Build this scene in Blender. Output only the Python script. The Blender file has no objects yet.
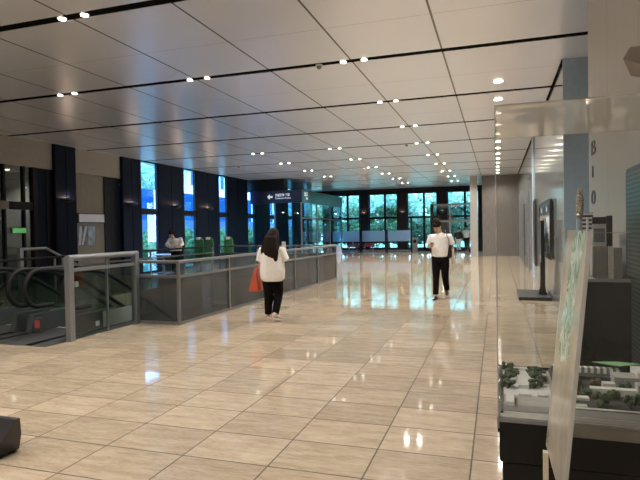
import bpy, bmesh, math, random
from mathutils import Vector, Matrix, Euler
S = bpy.context.scene
COL = S.collection
random.seed(7)
PI = math.pi
CAM_H = 1.58
ZC = 4.4          # ceiling height

# ------------------------------------------------------------------ materials
def new_mat(name):
    m = bpy.data.materials.new(name); m.use_nodes = True
    nt = m.node_tree; nt.nodes.clear()
    out = nt.nodes.new('ShaderNodeOutputMaterial')
    return m, nt, out

def math_node(nt, op, a, b=None, c=None):
    n = nt.nodes.new('ShaderNodeMath'); n.operation = op
    for i, v in enumerate((a, b, c)):
        if v is None: continue
        if isinstance(v, (int, float)): n.inputs[i].default_value = v
        else: nt.links.new(v, n.inputs[i])
    return n.outputs[0]

def mix_col(nt, fac, a, b, mode='MIX'):
    n = nt.nodes.new('ShaderNodeMix'); n.data_type = 'RGBA'; n.blend_type = mode
    for sock, v in ((n.inputs[0], fac), (n.inputs[6], a), (n.inputs[7], b)):
        if isinstance(v, (int, float)): sock.default_value = v
        elif isinstance(v, (tuple, list)): sock.default_value = (*v[:3], 1)
        else: nt.links.new(v, sock)
    return n.outputs[2]

def noise(nt, vec, scale=5, detail=3, rough=.5, dist=0):
    n = nt.nodes.new('ShaderNodeTexNoise')
    n.inputs['Scale'].default_value = scale; n.inputs['Detail'].default_value = detail
    n.inputs['Roughness'].default_value = rough; n.inputs['Distortion'].default_value = dist
    nt.links.new(vec, n.inputs['Vector'])
    return n.outputs['Fac']

def obj_coord(nt, scale=None):
    t = nt.nodes.new('ShaderNodeTexCoord')
    v = t.outputs['Object']
    if scale:
        mp = nt.nodes.new('ShaderNodeMapping'); mp.inputs['Scale'].default_value = scale
        nt.links.new(v, mp.inputs[0]); v = mp.outputs[0]
    return v

def ramp(nt, fac, stops):
    r = nt.nodes.new('ShaderNodeValToRGB')
    e = r.color_ramp.elements
    while len(e) < len(stops): e.new(.5)
    for el, (p, c) in zip(e, stops):
        el.position = p; el.color = (*c, 1)
    nt.links.new(fac, r.inputs[0])
    return r.outputs[0]

def principled(nt, out):
    p = nt.nodes.new('ShaderNodeBsdfPrincipled'); nt.links.new(p.outputs[0], out.inputs[0]); return p

MATS = {}
def mat(name, col, rough=.5, metal=0., spec=.5, var=.06, nscale=12., stretch=None, emit=None, estr=0., coat=0., bump=0.):
    """plain surface with a little procedural tone variation"""
    m, nt, out = new_mat(name); p = principled(nt, out)
    v = obj_coord(nt, stretch)
    f = noise(nt, v, nscale, 3)
    lo = tuple(max(0, c*(1-var)) for c in col); hi = tuple(min(1, c*(1+var)) for c in col)
    nt.links.new(ramp(nt, f, [(.3, lo), (.7, hi)]), p.inputs['Base Color'])
    p.inputs['Roughness'].default_value = rough; p.inputs['Metallic'].default_value = metal
    p.inputs['Specular IOR Level'].default_value = spec
    p.inputs['Coat Weight'].default_value = coat
    if emit:
        p.inputs['Emission Color'].default_value = (*emit, 1); p.inputs['Emission Strength'].default_value = estr
    if bump:
        b = nt.nodes.new('ShaderNodeBump'); b.inputs['Strength'].default_value = bump; b.inputs['Distance'].default_value = .01
        nt.links.new(f, b.inputs['Height']); nt.links.new(b.outputs[0], p.inputs['Normal'])
    MATS[name] = m
    return m

def glass(name, tint=(.9, .97, .96), refl=.08, rough=.0, haze=0., haze_col=(.8, .82, .8)):
    """thin pane: clear transmission with a tint, fresnel reflection, optional milkiness"""
    m, nt, out = new_mat(name)
    tr = nt.nodes.new('ShaderNodeBsdfTransparent'); tr.inputs[0].default_value = (*tint, 1)
    gl = nt.nodes.new('ShaderNodeBsdfGlossy'); gl.inputs['Roughness'].default_value = rough
    base = tr.outputs[0]
    if haze:
        df = nt.nodes.new('ShaderNodeBsdfDiffuse'); df.inputs[0].default_value = (*haze_col, 1)
        tl = nt.nodes.new('ShaderNodeBsdfTranslucent'); tl.inputs[0].default_value = (*haze_col, 1)
        m2 = nt.nodes.new('ShaderNodeMixShader'); m2.inputs[0].default_value = .5
        nt.links.new(df.outputs[0], m2.inputs[1]); nt.links.new(tl.outputs[0], m2.inputs[2])
        m3 = nt.nodes.new('ShaderNodeMixShader'); m3.inputs[0].default_value = haze
        nt.links.new(base, m3.inputs[1]); nt.links.new(m2.outputs[0], m3.inputs[2]); base = m3.outputs[0]
    lw = nt.nodes.new('ShaderNodeLayerWeight'); lw.inputs['Blend'].default_value = .5
    f = math_node(nt, 'POWER', lw.outputs['Facing'], 4.)
    f = math_node(nt, 'MULTIPLY_ADD', f, .7, refl)
    f = math_node(nt, 'MINIMUM', f, 1.)
    mx = nt.nodes.new('ShaderNodeMixShader')
    nt.links.new(f, mx.inputs[0]); nt.links.new(base, mx.inputs[1]); nt.links.new(gl.outputs[0], mx.inputs[2])
    nt.links.new(mx.outputs[0], out.inputs[0])
    MATS[name] = m
    return m

def grid_dist(nt, coord, origin, period):
    """distance (metres) to the nearest joint line along one axis, and the cell index"""
    q = math_node(nt, 'DIVIDE', math_node(nt, 'SUBTRACT', coord, origin), period)
    fr = math_node(nt, 'FRACT', q)
    d = math_node(nt, 'MINIMUM', fr, math_node(nt, 'SUBTRACT', 1., fr))
    return math_node(nt, 'MULTIPLY', d, period), math_node(nt, 'FLOOR', q)

def floor_mat():
    m, nt, out = new_mat('polished_travertine'); p = principled(nt, out)
    v = obj_coord(nt)
    sx = nt.nodes.new('ShaderNodeSeparateXYZ'); nt.links.new(v, sx.inputs[0])
    dx, ix = grid_dist(nt, sx.outputs[0], -.18, .651)
    dy, iy = grid_dist(nt, sx.outputs[1], 3.307, .4777)
    cell = nt.nodes.new('ShaderNodeCombineXYZ'); nt.links.new(ix, cell.inputs[0]); nt.links.new(iy, cell.inputs[1])
    wn = nt.nodes.new('ShaderNodeTexWhiteNoise'); wn.noise_dimensions = '3D'; nt.links.new(cell.outputs[0], wn.inputs[0])
    # veins run along the long side of each slab and shift from slab to slab
    off = nt.nodes.new('ShaderNodeVectorMath'); off.operation = 'MULTIPLY_ADD'
    nt.links.new(wn.outputs['Color'], off.inputs[0]); off.inputs[1].default_value = (9, 9, 9)
    nt.links.new(v, off.inputs[2])
    mp = nt.nodes.new('ShaderNodeMapping'); mp.inputs['Scale'].default_value = (2.2, 9, 1)
    nt.links.new(off.outputs[0], mp.inputs[0])
    n1 = noise(nt, mp.outputs[0], 1.5, 8, .72, .25)
    n2 = noise(nt, mp.outputs[0], 9., 5, .75, .1)
    c = ramp(nt, n1, [(.30, (.29, .205, .125)), (.5, (.42, .328, .222)), (.70, (.54, .45, .335))])
    c = mix_col(nt, .28, c, ramp(nt, n2, [(.3, (.29, .205, .13)), (.65, (.57, .475, .36))]))
    tone = math_node(nt, 'MULTIPLY_ADD', wn.outputs['Value'], .28, .86)
    tc = nt.nodes.new('ShaderNodeCombineColor')
    for i in range(3): nt.links.new(tone, tc.inputs[i])
    c = mix_col(nt, 1., c, tc.outputs[0], 'MULTIPLY')
    j1 = math_node(nt, 'LESS_THAN', dx, .0056); j2 = math_node(nt, 'LESS_THAN', dy, .0062)
    j = math_node(nt, 'MAXIMUM', j1, j2)
    c = mix_col(nt, math_node(nt, 'MULTIPLY', j, .85), c, (.03, .02, .014))
    nt.links.new(c, p.inputs['Base Color'])
    r = math_node(nt, 'MULTIPLY_ADD', n2, .05, .035)
    r = math_node(nt, 'MAXIMUM', r, math_node(nt, 'MULTIPLY', j, .5))
    nt.links.new(r, p.inputs['Roughness'])
    p.inputs['Specular IOR Level'].default_value = .62
    sp = math_node(nt, 'MULTIPLY_ADD', j, -.6, .72); nt.links.new(sp, p.inputs['Specular IOR Level'])
    MATS['floor'] = m

def ceiling_mat():
    m, nt, out = new_mat('ceiling_metal_panel'); p = principled(nt, out)
    v = obj_coord(nt)
    sx = nt.nodes.new('ShaderNodeSeparateXYZ'); nt.links.new(v, sx.inputs[0])
    dx, ix = grid_dist(nt, sx.outputs[0], -.80, 1.485)
    dy, iy = grid_dist(nt, sx.outputs[1], 5.75 + 1.55, 3.1)
    cell = nt.nodes.new('ShaderNodeCombineXYZ'); nt.links.new(ix, cell.inputs[0])
    wn = nt.nodes.new('ShaderNodeTexWhiteNoise'); nt.links.new(cell.outputs[0], wn.inputs[0])
    base = mix_col(nt, wn.outputs['Value'], (.79, .83, .945), (.83, .87, .97))
    j1 = math_node(nt, 'MULTIPLY', math_node(nt, 'LESS_THAN', dx, .015), math_node(nt, 'LESS_THAN', sx.outputs[0], .2)); j2 = math_node(nt, 'LESS_THAN', dy, .006)
    c = mix_col(nt, math_node(nt, 'MULTIPLY', j1, .95), base, (.03, .025, .02))
    c = mix_col(nt, math_node(nt, 'MULTIPLY', j2, .45), c, (.09, .08, .075))
    nt.links.new(c, p.inputs['Base Color'])
    p.inputs['Roughness'].default_value = .29; p.inputs['Metallic'].default_value = .38
    p.inputs['Specular IOR Level'].default_value = .6
    MATS['ceiling'] = m

def stripes_mat(name, axis, period, frac, a, b, rough=.4):
    m, nt, out = new_mat(name); p = principled(nt, out)
    v = obj_coord(nt)
    sx = nt.nodes.new('ShaderNodeSeparateXYZ'); nt.links.new(v, sx.inputs[0])
    fr = math_node(nt, 'FRACT', math_node(nt, 'DIVIDE', sx.outputs[axis], period))
    nt.links.new(mix_col(nt, math_node(nt, 'LESS_THAN', fr, frac), a, b), p.inputs['Base Color'])
    p.inputs['Roughness'].default_value = rough
    MATS[name] = m

def brushed(name, col, rough=.3, metal=.6, axis_scale=(60, 60, .6), var=.12, seam=None):
    m, nt, out = new_mat(name); p = principled(nt, out)
    v = obj_coord(nt, axis_scale)
    f = noise(nt, v, 1., 4, .6)
    lo = tuple(c*(1-var) for c in col); hi = tuple(min(1, c*(1+var)) for c in col)
    c = ramp(nt, f, [(.3, lo), (.7, hi)])
    if seam:
        ax, o, per, w = seam
        vv = obj_coord(nt); sx = nt.nodes.new('ShaderNodeSeparateXYZ'); nt.links.new(vv, sx.inputs[0])
        d, i = grid_dist(nt, sx.outputs[ax], o, per)
        c = mix_col(nt, math_node(nt, 'MULTIPLY', math_node(nt, 'LESS_THAN', d, w), .7), c, tuple(x*.25 for x in col))
    nt.links.new(c, p.inputs['Base Color'])
    p.inputs['Roughness'].default_value = rough; p.inputs['Metallic'].default_value = metal
    MATS[name] = m

def leaf_mat(name, a, b):
    m, nt, out = new_mat(name)
    oi = nt.nodes.new('ShaderNodeNewGeometry')
    c = ramp(nt, oi.outputs['Random Per Island'], [(0, a), (1, b)])
    d = nt.nodes.new('ShaderNodeBsdfDiffuse'); t = nt.nodes.new('ShaderNodeBsdfTranslucent')
    nt.links.new(c, d.inputs[0]); nt.links.new(c, t.inputs[0])
    mx = nt.nodes.new('ShaderNodeMixShader'); mx.inputs[0].default_value = .4
    nt.links.new(d.outputs[0], mx.inputs[1]); nt.links.new(t.outputs[0], mx.inputs[2])
    nt.links.new(mx.outputs[0], out.inputs[0])
    MATS[name] = m

def picture_mat(name):
    """aerial print: pale paper with a white and green winding strip"""
    m, nt, out = new_mat(name); p = principled(nt, out)
    v = obj_coord(nt)
    sx = nt.nodes.new('ShaderNodeSeparateXYZ'); nt.links.new(v, sx.inputs[0])
    n1 = noise(nt, v, 16, 6, .7, 1.2); n2 = noise(nt, v, 5, 4, .6, .4)
    # centre line of the strip along the board's height
    wob = math_node(nt, 'MULTIPLY', math_node(nt, 'SINE', math_node(nt, 'MULTIPLY', sx.outputs[2], 4.2)), .085)
    dd = math_node(nt, 'ABSOLUTE', math_node(nt, 'SUBTRACT', math_node(nt, 'ADD', sx.outputs[1], -.15), wob))
    dd = math_node(nt, 'ADD', dd, math_node(nt, 'MULTIPLY', math_node(nt, 'SUBTRACT', n2, .5), .12))
    strip = ramp(nt, n1, [(.36, (.10, .19, .11)), (.5, (.30, .40, .29)), (.66, (.66, .72, .64))])
    paper = ramp(nt, n2, [(.3, (.30, .26, .20)), (.7, (.46, .41, .33))])
    msk = math_node(nt, 'MULTIPLY', math_node(nt, 'LESS_THAN', dd, .10), math_node(nt, 'GREATER_THAN', math_node(nt, 'ADD', sx.outputs[2], math_node(nt, 'MULTIPLY', n2, .3)), .50))
    nt.links.new(mix_col(nt, msk, paper, strip), p.inputs['Base Color'])
    p.inputs['Roughness'].default_value = .15
    MATS[name] = m

def glitter_mat(name):
    m, nt, out = new_mat(name); p = principled(nt, out)
    v = obj_coord(nt); vo = nt.nodes.new('ShaderNodeTexVoronoi'); vo.inputs['Scale'].default_value = 60
    nt.links.new(v, vo.inputs['Vector'])
    nt.links.new(ramp(nt, vo.outputs['Distance'], [(.1, (.95, .95, .92)), (.5, (.35, .33, .3))]), p.inputs['Base Color'])
    b = nt.nodes.new('ShaderNodeBump'); b.inputs['Strength'].default_value = 1.; b.inputs['Distance'].default_value = .01
    nt.links.new(vo.outputs['Distance'], b.inputs['Height']); nt.links.new(b.outputs[0], p.inputs['Normal'])
    p.inputs['Metallic'].default_value = .4; p.inputs['Roughness'].default_value = .2
    MATS[name] = m

floor_mat(); ceiling_mat()
M = MATS
mat('black_slot', (.003, .003, .003), .9, spec=.05)
mat('dark_blue_panel', (.006, .010, .026), .5, spec=.10, stretch=(3, 3, .3))
mat('dark_bronze', (.010, .010, .012), .5, spec=.2)
mat('void_dark', (.22, .215, .21), .7)
mat('beige_panel', (.30, .265, .22), .5, stretch=(1, 1, .3))
mat('beige_beam', (.40, .36, .31), .5)
brushed('right_metal', (.52, .51, .49), .42, .2, (40, 40, .5), .07, (1, 6.29, 1.3, .005))
brushed('right_glassy', (.36, .37, .37), .10, .35, (30, 30, .4), .10, (1, 10.1, 1.75, .012))
mat('blue_grey', (.42, .55, .70), .35)
mat('end_stone', (.145, .13, .115), .35, stretch=(1, 1, .25), var=.12)
mat('pale_column', (.32, .30, .275), .35)
brushed('steel', (.27, .28, .295), .36, .7, (30, 30, 30), .06)
brushed('rail_steel', (.24, .235, .23), .36, .7, (30, 30, 30), .06)
mat('rubber_black', (.010, .010, .011), .6, spec=.2)
mat('black_lacquer', (.006, .006, .0065), .35, spec=.3)
mat('escalator_clad', (.05, .055, .055), .35, spec=.5)
mat('clad_pale', (.36, .34, .31), .45, stretch=(1, 1, 20))
stripes_mat('step_ribs', 0, .02, .5, (.05, .05, .05), (.16, .16, .16), .45)
stripes_mat('plate_ribs', 0, .03, .4, (.018, .018, .018), (.035, .035, .036), .5)
stripes_mat('louvre', 2, .036, .5, (.006, .012, .011), (.10, .115, .11), .3)
mat('white_paint', (.78, .78, .76), .5)
mat('white_fabric', (.80, .78, .75), .9, bump=.2)
mat('white_shirt', (.80, .77, .73), .9, bump=.15, nscale=25)
mat('black_trousers', (.006, .0055, .006), .9, spec=.08)
mat('skin', (.50, .30, .20), .5)
mat('dark_hair', (.014, .008, .006), .7, spec=.12, stretch=(30, 30, 3), var=.3)
mat('orange_leather', (.50, .075, .025), .55)
mat('shoe_beige', (.60, .44, .36), .6)
mat('black_leather', (.012, .011, .011), .4)
mat('lips', (.35, .13, .11), .5)
mat('eye', (.02, .015, .012), .2)
mat('green_fabric', (.035, .17, .065), .85)
mat('red_fabric', (.40, .07, .06), .7)
mat('grey_stone', (.20, .19, .175), .7, nscale=60, var=.2)
mat('pale_stone', (.50, .47, .43), .7, nscale=60, var=.15)
mat('board_dark', (.05, .052, .045), .7, nscale=20, var=.4)
mat('model_ground', (.36, .345, .31), .7, nscale=30, var=.1)
mat('model_white', (.60, .59, .55), .6)
mat('model_tree', (.065, .085, .048), .9, nscale=120, var=.4, bump=.6)
mat('model_brown', (.12, .095, .055), .9, nscale=120, var=.4, bump=.6)
mat('model_green', (.22, .42, .20), .6)
mat('rim_grey', (.20, .19, .175), .4)
mat('plate_beige', (.55, .48, .37), .4)
mat('paper_white', (.75, .77, .80), .6)
mat('paper_blue', (.45, .55, .68), .6, nscale=6, var=.35)
mat('sign_white', (.85, .85, .9), .5, emit=(.8, .85, 1.), estr=.55)
mat('sign_green', (.05, .5, .15), .5, emit=(.25, .75, .25), estr=.3)
mat('lit_panel', (.7, .7, .72), .5, emit=(.75, .78, .85), estr=.10)
mat('poster_print', (.25, .28, .36), .25, nscale=3, var=.5)
mat('sign_navy', (.012, .014, .035), .4)
mat('fascia_green', (.03, .085, .075), .3)
mat('lamp_glow', (1, .93, .82), .5, emit=(1, .88, .70), estr=14)
mat('sconce_glow', (1, .8, .6), .5, emit=(1, .72, .5), estr=.6)
mat('lawn', (.17, .26, .12), .95, nscale=3, var=.3)
mat('bark', (.10, .075, .055), .9)
mat('outside_white', (.80, .82, .84), .7)
mat('outside_blue', (.004, .042, .095), .7, spec=.05)
mat('outside_dark', (.05, .08, .11), .6, spec=.1)
mat('screen_black', (.01, .011, .013), .12)
mat('letter_dark', (.07, .075, .08), .4)
mat('poster_paper', (.33, .29, .25), .3, nscale=5, var=.45)
mat('silver_tube', (.55, .68, .76), .2, metal=.3)
mat('frame_dark', (.02, .02, .022), .3)
glitter_mat('glitter'); picture_mat('aerial_print')
leaf_mat('leaf_bright', (.30, .46, .35), (.72, .86, .72))
leaf_mat('leaf_mid', (.05, .11, .06), (.24, .36, .20))
leaf_mat('leaf_pale', (.30, .48, .32), (.72, .86, .66))
glass('window_cyan', (.72, .93, .97), .05)
glass('window_blue', (.54, .77, 1.), .05)
leaf_mat('leaf_hedge', (.05, .11, .03), (.24, .34, .12))
glass('clear_glass', (.90, .95, .94), .04)
glass('balustrade_glass', (.76, .83, .81), .035)
glass('smoke_glass', (.40, .42, .42), .05, haze=.16, haze_col=(.27, .285, .28))
glass('acrylic', (.975, .98, .975), .018)
glass('lid_acrylic', (.95, .94, .92), .08, haze=.58, haze_col=(.88, .83, .77))
glass('acrylic_edge', (.8, .8, .78), .15, haze=.6, haze_col=(.85, .84, .8))
glass('kiosk_glass', (.70, .90, .94), .14)
glass('frosted', (.80, .92, 1.), .05, haze=.42, haze_col=(.58, .66, .72))
glass('blue_film', (.12, .36, .80), .05)
glass('dark_partition', (.55, .60, .60), .08)

# ------------------------------------------------------------------ mesh builder
class MB:
    def __init__(s): s.v = []; s.f = []
    def add(s, vs, fs):
        n = len(s.v); s.v += [Vector(x) for x in vs]; s.f += [[i+n for i in f] for f in fs]; return s
    def box(s, x0, x1, y0, y1, z0, z1):
        if x0 > x1: x0, x1 = x1, x0
        if y0 > y1: y0, y1 = y1, y0
        if z0 > z1: z0, z1 = z1, z0
        return s.add([(x0,y0,z0),(x1,y0,z0),(x1,y1,z0),(x0,y1,z0),(x0,y0,z1),(x1,y0,z1),(x1,y1,z1),(x0,y1,z1)],
                     [(0,3,2,1),(4,5,6,7),(0,1,5,4),(1,2,6,5),(2,3,7,6),(3,0,4,7)])
    def tube(s, pts, radii, seg=12, flat=1., up=None, caps=True):
        """tapered tube through pts; flat scales the second axis of the section"""
        pts = [Vector(p) for p in pts]
        if isinstance(radii, (int, float)): radii = [radii]*len(pts)
        n = len(pts); rings = []
        prev = None
        for i, p in enumerate(pts):
            t = (pts[min(i+1, n-1)] - pts[max(i-1, 0)]).normalized()
            if prev is None:
                a = Vector(up) if up else (Vector((0,0,1)) if abs(t.z) < .9 else Vector((1,0,0)))
                u = (a - t*a.dot(t)).normalized()
            else:
                u = (prev - t*prev.dot(t)).normalized()
            prev = u; w = t.cross(u)
            r = radii[i]
            rings.append([p + u*(r*math.cos(2*PI*k/seg)) + w*(r*flat*math.sin(2*PI*k/seg)) for k in range(seg)])
        vs = [q for r in rings for q in r]; fs = []
        for i in range(n-1):
            for k in range(seg):
                k2 = (k+1) % seg
                fs.append((i*seg+k, i*seg+k2, (i+1)*seg+k2, (i+1)*seg+k))
        if caps:
            fs.append(tuple(range(seg-1, -1, -1))); fs.append(tuple((n-1)*seg+k for k in range(seg)))
        return s.add(vs, fs)
    def loft(s, rings):
        """rings of equal length joined and capped; each ring = (centre, rx, ry) horizontal ellipse or explicit points"""
        seg = 20; R = []
        for r in rings:
            if len(r) == 3 and not isinstance(r[0], (int, float)) and isinstance(r[1], (int, float)):
                c, rx, ry = r
                R.append([Vector(c) + Vector((rx*math.cos(2*PI*k/seg), ry*math.sin(2*PI*k/seg), 0)) for k in range(seg)])
            else: R.append([Vector(q) for q in r])
        seg = len(R[0]); vs = [q for r in R for q in r]; fs = []
        for i in range(len(R)-1):
            for k in range(seg):
                k2 = (k+1) % seg
                fs.append((i*seg+k, i*seg+k2, (i+1)*seg+k2, (i+1)*seg+k))
        fs.append(tuple(range(seg-1, -1, -1))); fs.append(tuple((len(R)-1)*seg+k for k in range(seg)))
        return s.add(vs, fs)
    def ball(s, c, r, rot=None, seg=14, rings=9):
        if isinstance(r, (int, float)): r = (r, r, r)
        c = Vector(c); vs = []; fs = []
        Rm = rot.to_matrix() if rot else Matrix.Identity(3)
        vs.append(c + Rm @ Vector((0,0,-r[2])))
        for i in range(1, rings):
            th = -PI/2 + PI*i/rings
            for k in range(seg):
                ph = 2*PI*k/seg
                vs.append(c + Rm @ Vector((r[0]*math.cos(th)*math.cos(ph), r[1]*math.cos(th)*math.sin(ph), r[2]*math.sin(th))))
        vs.append(c + Rm @ Vector((0,0,r[2])))
        for k in range(seg): fs.append((0, 1+(k+1)%seg, 1+k))
        for i in range(rings-2):
            for k in range(seg):
                k2 = (k+1)%seg; a = 1+i*seg
                fs.append((a+k, a+k2, a+seg+k2, a+seg+k))
        a = 1+(rings-2)*seg
        for k in range(seg): fs.append((a+k, a+(k+1)%seg, len(vs)-1))
        return s.add(vs, fs)
    def prism(s, poly, axis, a, b):
        """extrude a 2D polygon along an axis (0 x: poly=(y,z); 1 y: poly=(x,z); 2 z: poly=(x,y))"""
        def P(p, t): return [(t,p[0],p[1]), (p[0],t,p[1]), (p[0],p[1],t)][axis]
        n = len(poly)
        vs = [P(p, a) for p in poly] + [P(p, b) for p in poly]
        fs = [tuple(range(n-1,-1,-1)), tuple(range(n, 2*n))] + [(i, (i+1)%n, n+(i+1)%n, n+i) for i in range(n)]
        return s.add(vs, fs)
    def quads_between(s, a, b):
        """thin strip between two equally long polylines"""
        n = len(a); return s.add(list(a)+list(b), [(i, i+1, n+i+1, n+i) for i in range(n-1)])
    def rot(s, angle, axis='Z', origin=(0,0,0)):
        R = Matrix.Rotation(angle, 3, axis); o = Vector(origin)
        s.v = [R @ (v-o) + o for v in s.v]; return s
    def build(s, name, material, parent=None, world=False, smooth=False, loc=None, bevel=0.):
        me = bpy.data.meshes.new(name)
        off = Vector((0,0,0))
        if parent is not None and world: off = parent.get('_o') and Vector(parent['_o']) or Vector(parent.location)
        if loc is not None: off = Vector(loc)
        me.from_pydata([tuple(v-off) for v in s.v], [], s.f)
        bm = bmesh.new(); bm.from_mesh(me); bmesh.ops.recalc_face_normals(bm, faces=bm.faces)
        bm.to_mesh(me); bm.free()
        if smooth:
            for p in me.polygons: p.use_smooth = True
            me.set_sharp_from_angle(angle=.7)
        me.materials.append(M[material] if isinstance(material, str) else material)
        o = bpy.data.objects.new(name, me); COL.objects.link(o)
        if loc is not None: o.location = loc
        if parent is not None: o.parent = parent
        if bevel:
            b = o.modifiers.new('edge', 'BEVEL'); b.width = bevel; b.segments = 2; b.limit_method = 'ANGLE'
        return o

def tag(o, label, cat, group=None, kind=None):
    if label: o['label'] = label
    if cat: o['category'] = cat
    if group: o['group'] = group
    if kind: o['kind'] = kind
    return o
def thing(name, loc, label, cat, group=None, rz=0.):
    o = bpy.data.objects.new(name, None); COL.objects.link(o); o.empty_display_size = .1
    o.location = loc; o.rotation_euler = (0, 0, rz)
    return tag(o, label, cat, group)
def struct(name, mb, m, label=None, parent=None, **k):
    o = mb.build(name, m, parent, **k)
    if parent is None:
        o['kind'] = 'structure'; tag(o, label or name.replace('_', ' ') + ' of the hall', name.split('_')[0])
    return o
def dup(root, loc, label=None, rz=None, scale=None):
    r = root.copy(); COL.objects.link(r); r.location = loc
    if rz is not None: r.rotation_euler = (0, 0, rz)
    if scale is not None: r.scale = (scale,)*3
    if label: r['label'] = label
    for ch in root.children:
        c = ch.copy(); COL.objects.link(c); c.parent = r
        for g in ch.children:
            d = g.copy(); COL.objects.link(d); d.parent = c
    return r
def text_mesh(name, body, size, material, parent, loc, rot, depth=.004):
    cu = bpy.data.curves.new(name, 'FONT'); cu.body = body; cu.size = size; cu.extrude = depth
    cu.align_x = 'LEFT'
    t = bpy.data.objects.new(name, cu); COL.objects.link(t)
    bpy.context.view_layer.update()
    me = bpy.data.meshes.new_from_object(t.evaluated_get(bpy.context.evaluated_depsgraph_get()))
    bpy.data.objects.remove(t)
    me.materials.clear(); me.materials.append(M[material])
    o = bpy.data.objects.new(name, me); COL.objects.link(o)
    o.location = loc; o.rotation_euler = rot; o.parent = parent
    return o
def remeshed(mb, voxel, smooth_it=4):
    """one continuous skin over overlapping solids"""
    me = bpy.data.meshes.new('tmp'); me.from_pydata([tuple(v) for v in mb.v], [], mb.f)
    bm = bmesh.new(); bm.from_mesh(me); bmesh.ops.recalc_face_normals(bm, faces=bm.faces); bm.to_mesh(me); bm.free()
    o = bpy.data.objects.new('tmp', me); COL.objects.link(o)
    r = o.modifiers.new('r', 'REMESH'); r.mode = 'VOXEL'; r.voxel_size = voxel
    sm = o.modifiers.new('s', 'SMOOTH'); sm.iterations = smooth_it; sm.factor = .5
    bpy.context.view_layer.update()
    res = bpy.data.meshes.new_from_object(o.evaluated_get(bpy.context.evaluated_depsgraph_get()))
    bpy.data.objects.remove(o)
    for p in res.polygons: p.use_smooth = True
    return res
def mesh_obj(name, me, material, parent):
    me.materials.clear(); me.materials.append(M[material])
    o = bpy.data.objects.new(name, me); COL.objects.link(o); o.parent = parent
    return o

def lamp_at(parent, name, loc, energy, angle=2.5, color=(1, .955, .90), blend=.6, r=.05):
    L = bpy.data.lights.new(name, 'SPOT'); L.energy = energy; L.spot_size = angle; L.spot_blend = blend
    L.color = color; L.shadow_soft_size = r
    o = bpy.data.objects.new(name, L); COL.objects.link(o); o.location = loc
    if parent: o.parent = parent
    return o
# ------------------------------------------------------------------ room shell
WX = -13.2      # face of the left wall
RX = 1.1        # face of the right wall
BY = 38.0       # back glazing
HX0, HX1, HY0, HY1 = -9.3, -5.22, 8.07, 16.55     # opening in the floor

b = MB()
b.box(HX1, 2.6, -7, BY+.2, -.3, 0)
b.box(-13.6, HX0, -7, BY+.2, -.3, 0)
b.box(HX0, HX1, -7, 6.0, -.3, 0)
b.box(-6.05, HX1, 6.0, HY0, -.3, 0)
b.box(HX0, HX1, HY1, BY+.2, -.3, 0)
struct('floor', b, 'floor', 'polished beige travertine tile floor of the hall')
b = MB()
b.box(-6.07, -6.05, 6.0, HY0, -5.2, -.3).box(HX1, HX1+.02, HY0, HY1, -5.2, -.3)
b.box(HX0-.02, HX0, 6.0, HY1, -5.2, -.3).box(HX0, HX1, HY1, HY1+.02, -5.2, -.3).box(HX0, -6.05, 5.98, 6.0, -5.2, -.3)
b.box(-6.05, HX1, HY0-.02, HY0, -5.2, -.3)
struct('wall_shaft', b, 'void_dark', 'dark grey walls of the opening below the railing')
for y in (9.5, 12.5, 15.5): lamp_at(None, 'shaft_fill_light', (HX0+2.0, y, -1.2), 70, 2.9, r=.4)  # unseen fill lights, added to brighten the opening below the railing
struct('floor_lower', MB().box(HX0-.5, HX1+.5, 5.5, 17.2, -5.4, -5.2), 'void_dark', 'grey floor of the level below the escalators')

# ceiling: metal panels split by wide dark slots
SLOTS = [5.75 + 3.1*k for k in range(-4, 11)]
b = MB(); edges = [-7.] + [y for s_ in SLOTS for y in (s_-.085, s_+.085)] + [BY+.2]
for i in range(0, len(edges), 2):
    if edges[i+1] > edges[i]: b.box(-13.6, 2.6, edges[i], edges[i+1], ZC, ZC+.05)
struct('ceiling', b, 'ceiling', 'brushed metal panel ceiling of the hall')
tm = MB()
for s_ in SLOTS: tm.box(-13.6, 2.6, s_-.085, s_+.085, ZC+.008, ZC+.05)
tm.box(-13.6, 2.6, -7, BY+.2, ZC+.05, ZC+.4)
struct('trim_1', tm, 'black_slot', 'black channel behind the ceiling slots')
b = MB().box(RX-.03, RX+.005, 10.1, 31, ZC-.02, ZC)
struct('trim_2', b, 'black_slot', 'black line where the ceiling meets the right wall')

# right wall: near metal wall, recess, long panelled wall, end wall
struct('wall_right', MB().box(RX, RX+1.5, -7, 7.5, 0, ZC+.1), 'right_metal', 'near brushed beige metal wall behind the display plinths')
struct('wall_recess', MB().box(RX+1.1, RX+1.5, 7.5, 10.1, 0, ZC+.1), 'blue_grey', 'blue grey wall of the recess between the right wall panels')
struct('wall_right_far', MB().box(RX, RX+1.5, 10.1, BY, 0, ZC+.1), 'right_glassy', 'long glossy grey panelled wall along the right side')
struct('trim_3', MB().box(RX-.015, RX+1.1, 10.06, 10.1, 0, ZC), 'blue_grey', 'blue grey end face of the long right wall')
struct('trim_4', MB().box(RX-.03, RX, 18.0, 18.5, 0, ZC), 'blue_grey', 'slim blue grey pilaster on the right wall')
struct('wall_end', MB().box(-.76, RX, 31, 31.4, 0, ZC), 'end_stone', 'dark grey stone wall closing the right end of the hall')
struct('wall_front', MB().box(-13.6, 2.6, -7.2, -7, 0, ZC+.1), 'beige_panel', 'plain wall behind the viewpoint')
struct('column_1', MB().box(-1.40, -1.02, 31, 31.4, 0, ZC), 'pale_column', 'pale square column beside the glass entrance')

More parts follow.
